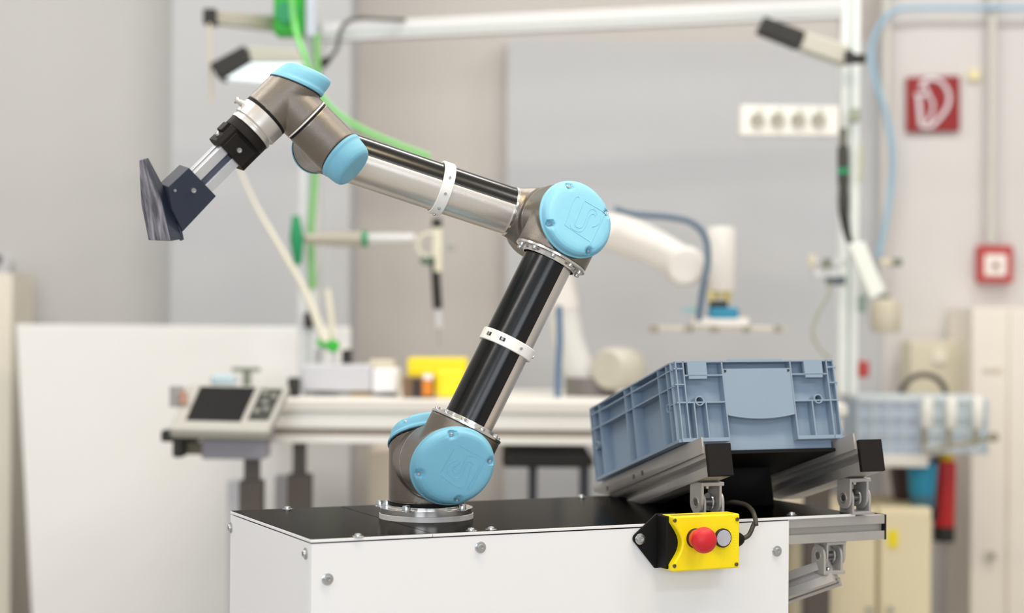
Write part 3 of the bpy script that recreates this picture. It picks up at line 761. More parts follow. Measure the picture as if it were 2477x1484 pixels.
# left partition board
pl = MB(); q = [at(38, 785, 5.45), at(848, 783, 5.45)]
pb = [at(62, 1590, 5.45), at(760, 1590, 5.45)]
qz = q[0].z
fr = [V((q[0].x, 5.45, qz)), V((q[1].x, 5.45, qz)), V((q[1].x, 5.45, .0)), V((q[0].x + .07, 5.45, .0))]
MB().hexa(fr, [p + V((0, .03, 0)) for p in fr]).build('partition_board', mat('white_board', (238, 237, 235), .45), None, .004)
o = bpy.data.objects['partition_board']; tag(o, 'large white partition board leaning behind the teach pendant', 'board')
tag(pxbox(-60, 660, 30, 1600, 5.7, .25).build('cream_door_post', mat('cream_post', (226, 219, 205), .6)), 'cream post at the far left edge beside the partition board', 'post')
dh = thing('wall_valve', 'small grey valve on the wall at the far left edge', 'valve', at(8, 640, 6.04))
MB().cyl(.035, 0, .05, frame(at(8, 640, 6.05), (0, -1, 0)), 20).build('valve_body', Mb_ltg, dh); MB().cyl(.015, .05, .09, frame(at(4, 628, 6.05), (0, -1, 0)), 16).build('knob', Mb_blk, dh)

# gantry frame over the bench
Yg = 5.2
gt = thing('gantry_frame', 'white aluminium gantry frame rising from the workbench', 'frame', at(1400, 960, Yg))
def post(px0, px1, yt, yb_, nm='post', Y=Yg, m=None):
    a = at(px0, 500, Y); b = at(px1, 500, Y); zt = at(1238, yt, Y).z; zb = BT if yb_ is None else at(1238, yb_, Y).z
    o = MB().box(a.x, Y, zb, b.x, Y + .05, zt).build(nm, m or Mb_ltg, gt, .003)
    MB().box((a.x * .6 + b.x * .4), Y - .0012, zb, (a.x * .4 + b.x * .6), Y + .01, zt).build('groove', mat('groove_green_grey', (176, 186, 182), .5), o); return o
post(722, 775, -60, None); post(2033, 2078, -60, None, m=mat('post_white', (228, 232, 230), .45, .1))
a = at(770, 78, Yg); b = at(2040, 18, Yg); hgt = V((0, 0, .026))
fr = [a - hgt, b - hgt * 1.05, b + hgt * 1.05, a + hgt]
MB().hexa(fr, [p + V((0, .05, 0)) for p in fr]).build('cross_beam', Mb_ltg, gt, .003)
dz = V((0, 0, .005)); fr2 = [a - dz - hgt * .3, b - dz - hgt * .3, b + dz - hgt * .3, a + dz - hgt * .3]
MB().hexa([p - V((0, .002, 0)) for p in fr2], [p + V((0, .01, 0)) for p in fr2]).build('groove', mat('groove_green_grey', (0, 0, 0)), gt)
# left arm of the gantry
a = at(515, 40, Yg - .1); b = at(725, 62, Yg)
MB().hexa([a - zz * .018, b - zz * .022, b + zz * .022, a + zz * .018], [p + V((0, .04, 0)) for p in (a - zz * .018, b - zz * .022, b + zz * .022, a + zz * .018)]).build('side_arm', mat('warm_alu', (176, 170, 158), .45, .3), gt, .003)
pxbox(490, 20, 522, 57, Yg - .12, .06).build('end_cap', Mb_blk, gt, .004)
for nm, (px, py, w_, h_) in {'bracket': (745, 775, 22, 36)}.items(): pxbox(px - w_ / 2, py - h_ / 2, px + w_ / 2, py + h_ / 2, Yg - .03, .03).build(nm, Mb_blk, gt, .003)
tag(MB().tube([at(507, 56, 5.08), at(508, 110, 5.08), at(509, 160, 5.08), at(512, 250, 5.08)], .0045, 8).build('pale_cable', mat('pale_cord', (206, 198, 172), .6)), 'thin pale cord hanging from the black end cap at upper left', 'cord')
# green balancer at the top
gb = thing('tool_balancer', 'bright green tool balancer hanging at the top left of the frame', 'balancer', at(697, 40, 5.1))
pxbox(660, -60, 732, 84, 5.08, .08).build('balancer_body', Mb_bgrn, gb, .012)
pxbox(738, -60, 762, 88, 5.1, .05).build('balancer_rod', mat('pale_blue_rod', (200, 206, 222), .4), gb, .004)
MB().cyl(.03, 0, .02, frame(at(696, 30, 5.08), (0, -1, 0)), 24).build('spring_cover', Mb_dgrn, gb)


# two bench lamps
def lamp(nm, label, quad_cap, quad_body, quad_diff, Y, depth):
    t = thing(nm, label, 'lamp', at(quad_body[0][0], quad_body[0][1], Y))
    def sl(q, name, m, dy=0, d=depth):
        fr = [at(x, y, Y + dy) for x, y in q]; return MB().hexa(fr, [p + V((0, d, 0)) for p in fr]).build(name, m, t, .006)
    sl(quad_cap, 'lamp_cap', Mb_blk); sl(quad_body, 'lamp_body', mat(nm + '_body', (190, 188, 176), .5), .004)
    return t, sl
t, sl = lamp('bench_lamp', 'lamp head with black end cap, tilted and lit behind the top blue lid', [(505, 154), (590, 108), (606, 150), (528, 192)], [(598, 112), (720, 120), (730, 150), (606, 150)], None, 5.05, .1)
fr = [at(545, 190, 5.05), at(606, 152, 5.055), at(735, 152, 5.055), at(660, 200, 5.05)]
MB().hexa(fr, [p + V((0, .06, -.0)) for p in fr]).build('diffuser', mat('lamp_glow', (226, 240, 246), .5, emit=.75), t, .003)
t, sl = lamp('bench_lamp', 'slim lamp with dark grey end cap beside the right frame post', [(1832, 76), (1850, 38), (1950, 76), (1934, 117)], [(1934, 117), (1950, 76), (2056, 110), (2050, 158)], None, 5.1, .06)
pxbox(2046, 122, 2066, 152, 5.08, .04).build('clamp', Mb_blk, t, .003); pxbox(2062, 130, 2096, 152, 5.1, .03).build('clamp_screw', Mb_blk, t, .004)
# cable clip and cable near top of left post
t = thing('cable_clip', 'black clip on the left post with a thin black cable rising from it', 'clip', at(785, 150, 5.15))
MB().hexa([at(772, 142, 5.15), at(808, 134, 5.15), at(800, 150, 5.15), at(780, 172, 5.15)], [at(772, 142, 5.19), at(808, 134, 5.19), at(800, 150, 5.19), at(780, 172, 5.19)]).build('clip', Mb_blk, t, .004)
MB().tube([at(800, 138, 5.16), at(815, 118, 5.16), at(822, 80, 5.16), at(838, 54, 5.16), at(870, 44, 5.16), at(920, 46, 5.16), at(980, 48, 5.19)], .006, 8).build('cable', mat('dark_cable', (90, 88, 86), .5), t)

# hoses
tag(MB().tube([at(702, -40, 5.0), at(712, 60, 5.0), at(735, 130, 4.95), at(760, 200, 4.95), at(800, 260, 4.95), at(870, 310, 4.95), at(960, 350, 4.95), at(1040, 380, 4.95)], .0075, 10).build('air_hose', Mb_grn), 'pale green air hose curving behind the forearm', 'hose')
tag(MB().tube([at(764, 80, 5.12), at(768, 200, 5.12), at(762, 430, 5.12), at(752, 560, 5.12), at(757, 700, 5.12)], .0095, 10).build('air_hose', mat('green_hose_dark', (124, 186, 112), .45)), 'green air hose hanging straight down the left post', 'hose')
tag(MB().tube([at(575, 400, 5.0), at(620, 500, 5.0), at(690, 620, 4.98), at(740, 710, 4.98), at(772, 790, 4.98), at(788, 828, 4.98)], lambda u: .004 + .010 * u, 10).build('suction_hose', mat('cream_hose', (222, 218, 202), .5)), 'cream hose sloping down to the green clip on the bench', 'hose')
tag(MB().tube([at(792, 700, 5.0), at(800, 760, 5.0), at(806, 830, 5.0)], .008, 8).build('suction_hose', mat('cream_hose', (0, 0, 0))), 'short cream hose beside the sloping hose end', 'hose')
# green clip cluster on bench
t = thing('green_clip_holder', 'grey holder with bright green clips on the bench below the cream hose', 'holder', at(795, 900, 5.0))
for (x, y, r) in ((780, 828, 14), (806, 838, 15), (793, 832, 12)): MB().lathe([(0, -.008), (r * .0011, -.006), (r * .0011, .008), (0, .010)], frame(at(x, y, 4.98), (.3, -1, .2)), 16).build('clip', Mb_bgrn, t)
pxbox(776, 842, 786, 900, 5.0, .02).build('stem', Mb_ltg, t); pxbox(800, 848, 812, 900, 5.0, .02).build('stem', Mb_ltg, t)
pxbox(836, 846, 850, 880, 5.0, .02).build('knob', Mb_blk, t); pxbox(762, 846, 772, 900, 5.01, .02).build('knob', Mb_gry, t)
pxbox(730, 888, 860, 948, 5.0, .15).build('holder_base', Mb_ltg, t, .005)

# torque tool with green T handle
t = thing('torque_screwdriver', 'screwdriver with dark green T handle lying level against the frame', 'screwdriver', at(720, 580, 5.05))
MB().lathe([(0, -.07), (.010, -.068), (.016, -.03), (.020, 0), (.016, .03), (.011, .062), (.009, .066), (0, .067)], frame(at(718, 580, 5.05), V((-.05, 0, 1))), 20).build('handle', Mb_dgrn, t)
a = at(735, 578, 5.05); X = V((1, 0, .004))
MB().lathe([(.008, 0), (.014, .012), (.016, .05), (.021, .09), (.021, .165), (.021, .172)], frame(a, X), 20).build('shaft', mat('warm_alu', (0, 0, 0)), t)
MB().cyl(.022, .160, .176, frame(a, X), 20).build('green_ring', Mb_dgrn, t)
MB().cyl(.016, .176, .305, frame(a, X), 16).build('rod', Mb_ltg, t)
# hanging tool in the middle
t = thing('hanging_driver', 'slim black driver hanging from a white bracket behind the forearm', 'tool', at(1055, 540, 5.05))
pxbox(1044, 528, 1068, 552, 5.04, .04).build('hook', Mb_blk, t, .004)
MB().cyl(.014, 0, .12, frame(at(1057, 552, 5.05), (0, 0, -1)), 16).build('bracket', mat('cream_metal', (222, 218, 200), .5), t)
MB().ring(.028, .036, -.01, .01, frame(at(1038, 592, 5.05), (0, 1, 0)), 24).build('bracket_ring', mat('cream_metal', (0, 0, 0)), t)
pxbox(1082, 588, 1100, 608, 5.05, .02).build('knob', Mb_gry, t, .004)
MB().tube([at(1020, 625, 5.03), at(1028, 634, 5.03), at(1040, 632, 5.03), at(1046, 622, 5.03)], .008, 8).build('trigger', mat('green_black', (60, 92, 74), .5), t)
MB().lathe([(0, 0), (.011, .004), (.013, .02), (.013, .14), (.011, .148), (0, .15)], frame(at(1051, 618, 5.05), V((.07, 0, -1))), 20).build('grip', Mb_blk, t)
MB().cyl(.009, .148, .20, frame(at(1051, 618, 5.05), V((.07, 0, -1))), 14).build('chuck', Mb_ltg, t)
MB().cyl(.004, .20, .25, frame(at(1051, 618, 5.05), V((.07, 0, -1))), 10).build('bit', Mb_gry, t)

# things on the bench
def bx(nm, lab_, cat, m, x0, y0, x1, y1, Y=4.95, d=.15, bev=.004, grp=None):
    return tag(pxbox(x0, y0, x1, y1, Y, d).build(nm, m, None, bev), lab_, cat, grp)
zb = lambda Y: 751 + (CAMZ - BT) * FPX / Y
t = thing('measuring_device', 'wide silver grey device with white corner post on the bench', 'device', at(820, zb(4.85), 4.85))
pxbox(728, 884, 900, zb(4.85) - 14, 4.85, .14).build('device_body', mat('device_grey', (196, 196, 202), .45, .2), t, .006)
pxbox(900, 893, 962, zb(4.85) - 12, 4.84, .14).build('device_tower', mat('device_white', (236, 236, 240), .45), t, .006)
pxbox(735, 952, 955, zb(4.85), 4.86, .12).build('device_base', Mb_gry, t)
for (a, b) in ((758, 816), (920, 960)): pxbox(a, 958, b, zb(4.84), 4.84, .03).build('foot', Mb_blk, t)
pxbox(846, 958, 895, zb(4.83), 4.835, .03).build('brass_foot', mat('ochre', (190, 150, 50), .5), t)
pxbox(892, 872, 952, 892, 4.88, .08).build('device_lid', Mb_tan, t, .004)
pxbox(826, 848, 846, 880, 4.9, .02).build('knob', Mb_blk, t)
yb_ = mat('bin_yellow', (250, 226, 0), .4)
t = thing('yellow_bin', 'wide yellow picking bin at the back, behind the black tube', 'bin', at(1050, zb(5.05), 5.05))
pxbox(985, 868, 1130, 905, 5.05, .15).build('bin_body', yb_, t, .006); pxbox(985, 905, 1130, zb(5.05), 5.06, .15).build('bin_lower', yb_, t)
t = thing('yellow_bin', 'nearer yellow picking bin right beside the black upper tube', 'bin', at(1090, zb(4.8), 4.8))
pxbox(1056, 900, 1120, zb(4.8) - 2, 4.8, .14).build('bin_body', yb_, t, .006)
t = thing('parts_tray', 'dark brown parts tray with orange insert in front of yellow bins', 'tray', at(1010, zb(4.78), 4.78))
pxbox(974, 914, 1050, zb(4.78) - 2, 4.79, .08).build('tray', mat('brown_tray', (120, 92, 66), .5), t, .003)
pxbox(1000, 918, 1014, zb(4.78) - 2, 4.78, .02).build('divider', Mb_blk, t); pxbox(1022, 922, 1046, zb(4.78) - 8, 4.775, .02).build('insert', mat('orange_insert', (214, 130, 20), .5), t)
pxbox(1024, 906, 1046, 920, 4.785, .03).build('tag', Mb_white if False else M_white, t)
bx('cable_bundle', 'small dark fittings between the device and the pendant', 'fitting', Mb_blk, 695, 915, 722, 962, 4.8, .05)

# pendant on its stand
Ys = 4.38
t = thing('teach_pendant', 'grey teach pendant with dark screen and key pad leaning on the bench end', 'control panel', at(550, 1045, Ys))
P = [at(408, 1040, Ys), at(648, 1046, Ys), at(702, 932, Ys + .13), at(456, 928, Ys + .13)]
nrm = (P[1] - P[0]).cross(P[3] - P[0]).normalized()
if nrm.y > 0: nrm = -nrm
MB().hexa(P, [p - nrm * .03 for p in P]).build('pendant_body', mat('pendant_grey', (172, 170, 164), .5), t, .008, 3)
def PP(u, v, h=0): return (P[0] * (1 - u) + P[1] * u) * (1 - v) + (P[3] * (1 - u) + P[2] * u) * v + nrm * h
def panel(u0, v0, u1, v1, nm, m, h=.0012):
    q = [PP(u0, v0, h), PP(u1, v0, h), PP(u1, v1, h), PP(u0, v1, h)]; return MB().hexa(q, [p - nrm * .003 for p in q]).build(nm, m, t)
panel(.13, .20, .68, .93, 'screen', mat('screen_black', (14, 13, 13), .5, spec=.2)); panel(.74, .24, .95, .90, 'key_pad', mat('pad_black', (48, 50, 46), .4))
for (u, v) in ((.80, .78), (.84, .6), (.88, .45), (.80, .40), (.90, .72)):
    MB().cyl(.008, 0, .006, frame(PP(u, v), nrm), 14).build('key', mat('key_grey', (128, 128, 122), .5), t)
MB().cyl(.018, 0, .05, frame(at(428, 985, Ys + .1), (0, 0, 1)), 18).build('hand_strap', Mb_gry, t)
MB().cyl(.010, 0, .03, frame(at(443, 978, Ys + .07), (0, 0, 1)), 14).build('stop_knob', mat('dull_orange', (190, 146, 128), .5), t)
t = thing('pendant_stand', 'grey swivel stand with black clamp under the teach pendant', 'stand', at(560, 1500, 4.5))
pxbox(388, 1042, 478, 1070, 4.46, .06).build('clamp_bar', Mb_blk, t, .006); pxbox(416, 1066, 444, 1108, 4.46, .05).build('clamp', Mb_blk, t, .006)
pxbox(444, 1072, 490, 1100, 4.5, .05).build('pad', mat('olive_pad', (112, 106, 84), .6), t)
pxbox(486, 1062, 640, 1112, 4.48, .12).build('tray', mat('mauve_grey', (150, 148, 158), .5), t, .006)
pxbox(440, 1050, 650, 1064, 4.47, .13).build('shelf', mat('shelf_grey', (128, 126, 128), .5), t, .003)
a, b = at(590, 1105, 4.55), at(612, 1105, 4.55)
MB().box(a.x, 4.55, .4, b.x + .012, 4.60, at(0, 1108, 4.55).z).build('column', Mb_leg, t)
MB().box(a.x - .010, 4.54, .02, b.x + .022, 4.61, at(0, 1160, 4.55).z).build('column_sleeve', Mb_leg, t)
MB().box(a.x - .15, 4.40, 0, b.x + .15, 4.75, .02).build('foot', Mb_leg, t)
for nm, lab_, x0_, x1_, y0_ in (('profile_leg', 'light grey profile leg left of the pendant stand column', 548, 586, 1163), ('profile_leg', 'light grey profile leg just left of the bench leg', 664, 700, 1152)):
    Y = 4.75 if x0_ < 600 else 4.85
    a, b = at(x0_, y0_, Y), at(x1_, y0_, Y); tag(MB().box(a.x, Y, 0, b.x, Y + .04, a.z).build(nm, mat('pale_leg', (208, 208, 214), .5), None, .004), lab_, 'leg')
t = thing('gooseneck_tool', 'small dark T shaped tool standing behind the pendant', 'tool', at(600, zb(4.9), 4.9))
pxbox(560, 890, 628, 900, 4.9, .02).build('bar', mat('olive_grey', (120, 126, 112), .5), t, .003); pxbox(586, 896, 606, zb(4.9), 4.9, .02).build('post', mat('olive_grey', (0, 0, 0)), t)
bx('blue_cloth', 'small pale blue cloth bundle behind the pendant screen', 'cloth', mat('pale_blue_cloth', (176, 196, 206), .8), 506, 908, 566, 935, 4.72, .08, .012)

# small white industrial robot behind
Mw = mat('white_robot_paint', (224, 220, 216), .4)
Yr = 5.0
t = thing('white_robot', 'white jointed industrial robot with gripper bar behind the crate', 'robot arm', at(1430, zb(Yr), Yr))
MB().tube([at(1480, 560, Yr), at(1560, 590, Yr), at(1620, 620, Yr), at(1672, 655, Yr)], lambda u: .055 - .012 * u, 24).build('forearm', Mw, t)
MB().lathe([(0, -.05), (.045, -.05), (.055, -.03), (.055, .03), (.045, .05), (0, .05)], frame(at(1655, 645, Yr), (0, -1, 0)), 28).build('wrist', Mw, t, .004)
MB().lathe([(0, .115), (.034, .112), (.038, .1), (.038, -.055), (.034, -.062), (0, -.062)], frame(at(1744, 650, Yr), (0, 0, 1)), 28).build('wrist_tube', Mw, t)
MB().box(at(1668, 660, Yr).x, Yr - .02, at(0, 668, Yr).z, at(1730, 650, Yr).x, Yr + .02, at(0, 630, Yr).z).build('wrist_link', Mw, t, .006)
MB().cyl(.026, 0, .02, frame(at(1745, 703, Yr), (0, 0, -1)), 24).build('tool_plate', Mb_brass, t)
for x in (1722, 1762): pxbox(x - 9, 700, x + 9, 730, Yr - .02, .02).build('spacer', Mb_brass, t, .003)
MB().cyl(.026, 0, .022, frame(at(1738, 728, Yr), (0, 0, -1)), 24).build('valve', Mb_blk, t)
pxbox(1716, 744, 1788, 778, Yr - .03, .06).build('valve_block', Mb_teal, t, .008)
pxbox(1650, 745, 1690, 757, Yr - .02, .02).build('fitting', mat('pale_teal', (150, 190, 200), .5), t, .003)
pxbox(1676, 770, 1812, 790, Yr - .03, .06).build('gripper_plate', Mw, t, .003)
pxbox(1568, 790, 1900, 800, Yr - .02, .04).build('gripper_bar', mat('bar_grey', (196, 190, 180), .5), t, .003)
for x in (1582, 1666, 1728, 1806, 1882): MB().cyl(.011, 0, .02, frame(at(x, 788, Yr - .02), (0, 0, -1)), 14).build('suction_cup', mat('cup_grey', (150, 146, 132), .5), t)
MB().tube([at(1362, 745, Yr), at(1378, 830, Yr), at(1405, 900, Yr), at(1425, zb(Yr), Yr)], .042, 20).build('upper_arm', mat('robot_grey', (214, 214, 212), .4), t)
MB().tube([at(1340, 560, Yr), at(1345, 650, Yr), at(1362, 750, Yr)], .045, 20).build('upper_arm', Mw, t)
MB().tube([at(1345, 560, Yr + .02), at(1400, 560, Yr), at(1490, 562, Yr)], .05, 20).build('elbow', Mw, t)
MB().lathe([(0, -.06), (.048, -.06), (.058, -.045), (.058, .045), (.048, .06), (0, .06)], frame(at(1498, 893, Yr - .05), (-.75, -1, 0)), 32).build('shoulder', mat('robot_taupe', (184, 180, 168), .4), t)
MB().cyl(.07, 0, .05, frame(V((at(1430, 900, Yr).x, Yr, BT)), zz), 28).build('base', mat('base_grey', (112, 108, 106), .5), t, .004)
tag(MB().tube([at(1488, 505, 4.93), at(1530, 518, 4.92), at(1620, 526, 4.92), at(1675, 540, 4.92), at(1706, 575, 4.92), at(1712, 630, 4.92), at(1700, 700, 4.92), at(1690, 775, 4.95)], .0085, 12).build('robot_hose', Mb_slate), 'slate blue hose arching over the white robot down to its gripper', 'hose')
tag(MB().tube([at(1352, 740, 4.88), at(1354, 830, 4.88), at(1350, 900, 4.88), at(1349, zb(4.88), 4.88)], .009, 10).build('robot_hose', mat('dark_blue_hose', (84, 112, 142), .45)), 'dark blue hose standing up right of the black upper tube', 'hose')

# right side: power strip, driver, balancer, brackets
t = thing('power_strip', 'white power strip with four grey sockets at the right post', 'power strip', at(1900, 290, 5.15))
pxbox(1792, 256, 2030, 328, 5.15, .05).build('strip_body', mat('strip_white', (238, 236, 230), .5), t, .004)
for x in (1832, 1880, 1930, 1979):
    o = MB().ring(.017, .021, -.004, .006, frame(at(x, 292, 5.15), (0, -1, 0)), 24).build('socket', mat('socket_grey', (190, 188, 176), .5), t)
    MB().cyl(.017, -.001, .0015, frame(at(x, 292, 5.15), (0, -1, 0)), 24).build('socket_well', mat('well_grey', (164, 162, 150), .5), o)
    pxbox(x + 2, 262, x + 9, 308, 5.14, .01).build('flap', mat('socket_grey', (0, 0, 0)), o)
bx('post_clamp', 'small grey clamp on the right post beside the power strip', 'clamp', mat('grn_grey', (150, 158, 140), .5), 2060, 262, 2082, 294, 5.13, .04)
t = thing('electric_driver', 'black electric driver with a green band hanging at the right post', 'tool', at(2040, 320, 5.1))
MB().cyl(.009, 0, .05, frame(at(2040, 310, 5.1), (0, 0, -1)), 14).build('hook', mat('dark_olive', (84, 82, 68), .5), t)
MB().lathe([(0, 0), (.014, .003), (.0165, .02), (.0165, .10), (.014, .12), (.0165, .15), (.0150, .19), (.010, .20)], frame(at(2039, 350, 5.1), V((.02, 0, -1))), 20).build('body', mat('charcoal', (56, 54, 50), .5), t)
MB().cyl(.0172, .066, .082, frame(at(2039, 350, 5.1), V((.02, 0, -1))), 20).build('band', Mb_dgrn, t)
MB().tube([at(2040, 510, 5.1), at(2048, 560, 5.1), at(2062, 606, 5.1)], lambda u: .014 - .006 * u, 12).build('nose', Mb_blk, t)
tag(MB().tube([at(2083, 350, 5.16), at(2084, 400, 5.16), at(2080, 440, 5.16)], .006, 8).build('olive_cable', mat('olive_cord', (186, 188, 160), .6)), 'short olive cord hanging by the driver on the right post', 'cord')
t = thing('swivel_arm', 'white tilted swivel arm with small clamps on the right post', 'arm', at(2080, 620, 5.05))
fr = [at(2052, 590, 5.05), at(2092, 585, 5.05), at(2142, 705, 5.05), at(2108, 725, 5.05)]
MB().hexa(fr, [p + V((0, .05, 0)) for p in fr]).build('arm', mat('arm_white', (232, 236, 230), .5), t, .004)
pxbox(1975, 628, 2046, 642, 5.1, .04).build('bar', Mb_ltg, t, .003); pxbox(1956, 618, 1974, 646, 5.1, .03).build('knob', Mb_tan, t, .004); pxbox(1990, 624, 2014, 648, 5.08, .03).build('clamp', mat('olive_grey', (0, 0, 0)), t, .004)
pxbox(1968, 655, 2030, 672, 5.1, .04).build('plate', Mb_ltg, t, .003); pxbox(2000, 668, 2046, 690, 5.1, .03).build('block', mat('slate_block', (88, 98, 104), .5), t, .004)
pxbox(2130, 628, 2160, 642, 5.1, .03).build('rod', Mb_tan, t, .003); pxbox(2156, 624, 2184, 644, 5.1, .04).build('knob_end', mat('olive_grey', (0, 0, 0)), t, .005)
pxbox(2078, 714, 2096, 756, 5.08, .03).build('hook', mat('sage', (128, 146, 136), .5), t, .004)
tag(MB().tube([at(2006, 685, 5.08), at(2004, 712, 5.08), at(1975, 765, 5.08), at(1966, 805, 5.08), at(1980, 840, 5.08), at(2008, 868, 5.08)], .006, 8).build('grey_cable', mat('sage_cable', (160, 162, 148), .5)), 'thin grey green cable looping left of the right post', 'cable')
t = thing('wall_dispenser', 'rounded beige unit with dark hook right of the post', 'dispenser', at(2140, 760, 5.6))
MB().lathe([(0, 0), (.040, .002), (.046, .012), (.046, .08), (.040, .098), (.02, .104), (0, .104)], frame(at(2142, 806, 5.6), (0, 0, 1)), 28).build('drum', Mb_tan, t)
pxbox(2132, 712, 2152, 732, 5.59, .03).build('hook', mat('olive_grey', (0, 0, 0)), t, .004)
MB().cyl(.003, 0, .10, frame(at(2142, 716, 5.6), zz), 8).build('hanger', Mb_ltg, t)
bx('red_pull_handle', 'small red handle on the wall left of the grey panel', 'handle', mat('soft_red', (190, 70, 64), .5), 2076, 874, 2104, 914, 5.5, .04, .008)

# right wall: conduits, blue hose, signs
def conduit(px, y0, y1, r, lab_):
    Y = 6.05; a = at(px, y0, Y); b = at(px, y1, Y); tag(MB().tube([a, V((a.x, a.y, b.z))], r, 12, False).build('wall_conduit', mat('conduit_grey', (202, 198, 192), .5)), lab_, 'conduit')
conduit(2145, -80, 712, .016, 'grey conduit running down the wall beside the right post'); conduit(2402, -80, 590, .015, 'grey conduit running down to the fire alarm button')
tag(MB().tube([at(2560, 18, 6.028), at(2400, 18, 6.028), at(2230, 18, 6.028), at(2160, 28, 6.028), at(2120, 75, 6.028), at(2108, 140, 6.028), at(2122, 210, 6.028), at(2145, 280, 6.028), at(2160, 370, 6.028), at(2155, 460, 6.028), at(2140, 550, 6.028), at(2124, 622, 6.028)], .0078, 10).build('wall_hose', Mb_blue), 'pale blue hose draped along the top and down the right wall', 'hose')
t = thing('fire_hose_sign', 'square red wall sign with white fire hose symbol', 'sign', at(2258, 250, 6.07))
Pz = [at(2193, 319, 6.07), at(2322, 317, 6.07), at(2322, 183, 6.07), at(2193, 187, 6.07)]
MB().hexa([V((p.x, 6.07, p.z)) for p in Pz], [V((p.x, 6.085, p.z)) for p in Pz]).build('sign_plate', Mb_rred, t, .003)
def sgn(pts, r=.0075): 
    o = MB().tube([at(x, y, 6.068) for x, y in pts], r * .82, 8).build('symbol', mat('sign_white', (222, 214, 220), .6), t)
    return o
sgn([(2228, 215), (2232, 200), (2250, 192), (2272, 196), (2288, 212), (2296, 234), (2292, 258), (2278, 280), (2262, 298), (2250, 306)], .0085)
sgn([(2212, 228), (2226, 230), (2240, 228), (2252, 240), (2257, 256), (2252, 280), (2240, 300)], .0065)
sgn([(2222, 230), (2224, 262), (2228, 306)], .0105); sgn([(2228, 306), (2244, 308), (2262, 302)], .008); sgn([(2236, 198), (2240, 214), (2250, 236)], .006)
bx('yellow_mark', 'tiny pale yellow mark on the wall right of the red sign', 'mark', mat('pale_yellow', (226, 216, 170), .6), 2343, 168, 2372, 194, 6.075, .01, .002)
t = thing('fire_alarm_button', 'square red fire alarm call point with white centre', 'alarm button', at(2408, 640, 6.05))
o = pxbox(2366, 594, 2452, 684, 6.04, .045).build('alarm_case', mat('alarm_red', (178, 62, 62), .45), t, .006)
pxbox(2382, 616, 2436, 668, 6.034, .01).build('alarm_face', mat('alarm_white', (232, 224, 218), .5), t, .004)
MB().cyl(.011, 0, .006, frame(at(2408, 643, 6.034), (0, -1, 0)), 16).build('push_point', mat('alarm_dot', (150, 96, 92), .5), t)
t = thing('wall_terminal', 'beige rectangular unit with a dark hose loop in front, on right wall', 'cabinet', at(2270, 930, 5.9))
pxbox(2200, 826, 2346, 990, 5.9, .15).build('case', mat('terminal_beige', (214, 206, 184), .5), t, .006)
pxbox(2258, 850, 2290, 880, 5.89, .02).build('button', mat('pale_button', (232, 226, 208), .5), t, .003)
tag(MB().tube([at(2176, 965, 5.6), at(2186, 935, 5.6), at(2208, 914, 5.6), at(2235, 907, 5.6), at(2262, 914, 5.6), at(2282, 935, 5.6), at(2290, 965, 5.6)], .0085, 10).build('hose_loop', mat('hose_black', (74, 70, 62), .5)), 'black hose loop arching above the far blue crates', 'hose')

# far side bench with translucent blue crates
Yc = 5.3
sb = thing('side_bench', 'white side bench carrying the far blue crates, right edge', 'workbench', at(2200, 1300, Yc))
z_ = at(0, 1082, Yc).z
MB().box(at(2072, 0, Yc).x, Yc - .02, z_ - .036, at(2250, 0, Yc).x, 6.085, z_).build('worktop', Mb_lt, sb, .003)
mcr = mat('far_crate_blue', (170, 184, 200), .5); mcr2 = mat('far_crate_pale', (196, 206, 212), .5); mslot = mat('far_crate_slot', (226, 226, 220), .6)
for (x0_, x1_, lab_) in ((2076, 2225, 'left one of the pale blue crates on the far side bench'), (2235, 2388, 'right one of the far pale crates, overhanging the side bench')):
    t = thing('far_crate', lab_, 'crate', V((at((x0_ + x1_) / 2, 1060, Yc).x, Yc, z_)), 'pale blue crates on the far side bench')
    a, b = at(x0_, 945, Yc), at(x1_, 945, Yc); zt = at(0, 944, Yc).z
    MB().box(a.x, Yc, z_ + .001, b.x, Yc + .25, zt - .002).build('crate_body', mcr2 if x0_ > 2200 else mcr, t, .004)
    MB().box(a.x - .003, Yc - .006, zt - .016, b.x + .003, Yc + .256, zt).build('rim', mcr2, t, .003)
    n = 5 if x0_ < 2200 else 4
    for i in range(n):
        xx = a.x + (b.x - a.x) * i / (n - 1); MB().box(xx - .003, Yc - .007, z_ + .001, xx + .003, Yc + .002, zt - .014).build('rib', mcr2, t)
    for zz_ in (.35, .65): MB().box(a.x, Yc - .006, z_ + (zt - z_) * zz_ - .002, b.x, Yc + .002, z_ + (zt - z_) * zz_ + .002).build('rib', mcr2, t)
for x in (2243, 2302, 2366):
    pass
for k, (x, lb) in enumerate(((2243, 'leftmost'), (2302, 'middle'), (2366, 'rightmost'))):
    t = thing('white_clip_frame', lb + ' of three white oblong clips hooked on the far crates', 'clip', at(x, 960, 5.2), 'white clips on the far crates')
    a = at(x, 1000, 5.25)
    MB().lathe([(0, -.048), (.010, -.046), (.017, -.034), (.017, .034), (.010, .046), (0, .048)], frame(a, zz), 16).build('clip_body', mslot, t)
    MB().cyl(.008, 0, .045, frame(at(x - 6, 1040, 5.25), (0, 0, -1)), 10).build('clip_stem', mat('stem_taupe', (150, 144, 126), .5), t)
tag(MB().tube([at(2230, 1094, 5.25), at(2300, 1080, 5.25), at(2400, 1060, 5.25)], .006, 8).build('hanging_bar', mat('stem_taupe', (0, 0, 0))), 'thin taupe bar below the far crates', 'bar')
MB().lathe([(0, -.015), (.013, -.012), (.015, 0), (.013, .012), (0, .015)], frame(at(2404, 1058, 5.24), (0, -1, 0)), 16).build('bar_knob', mat('stem_taupe', (0, 0, 0)), bpy.data.objects['hanging_bar'])

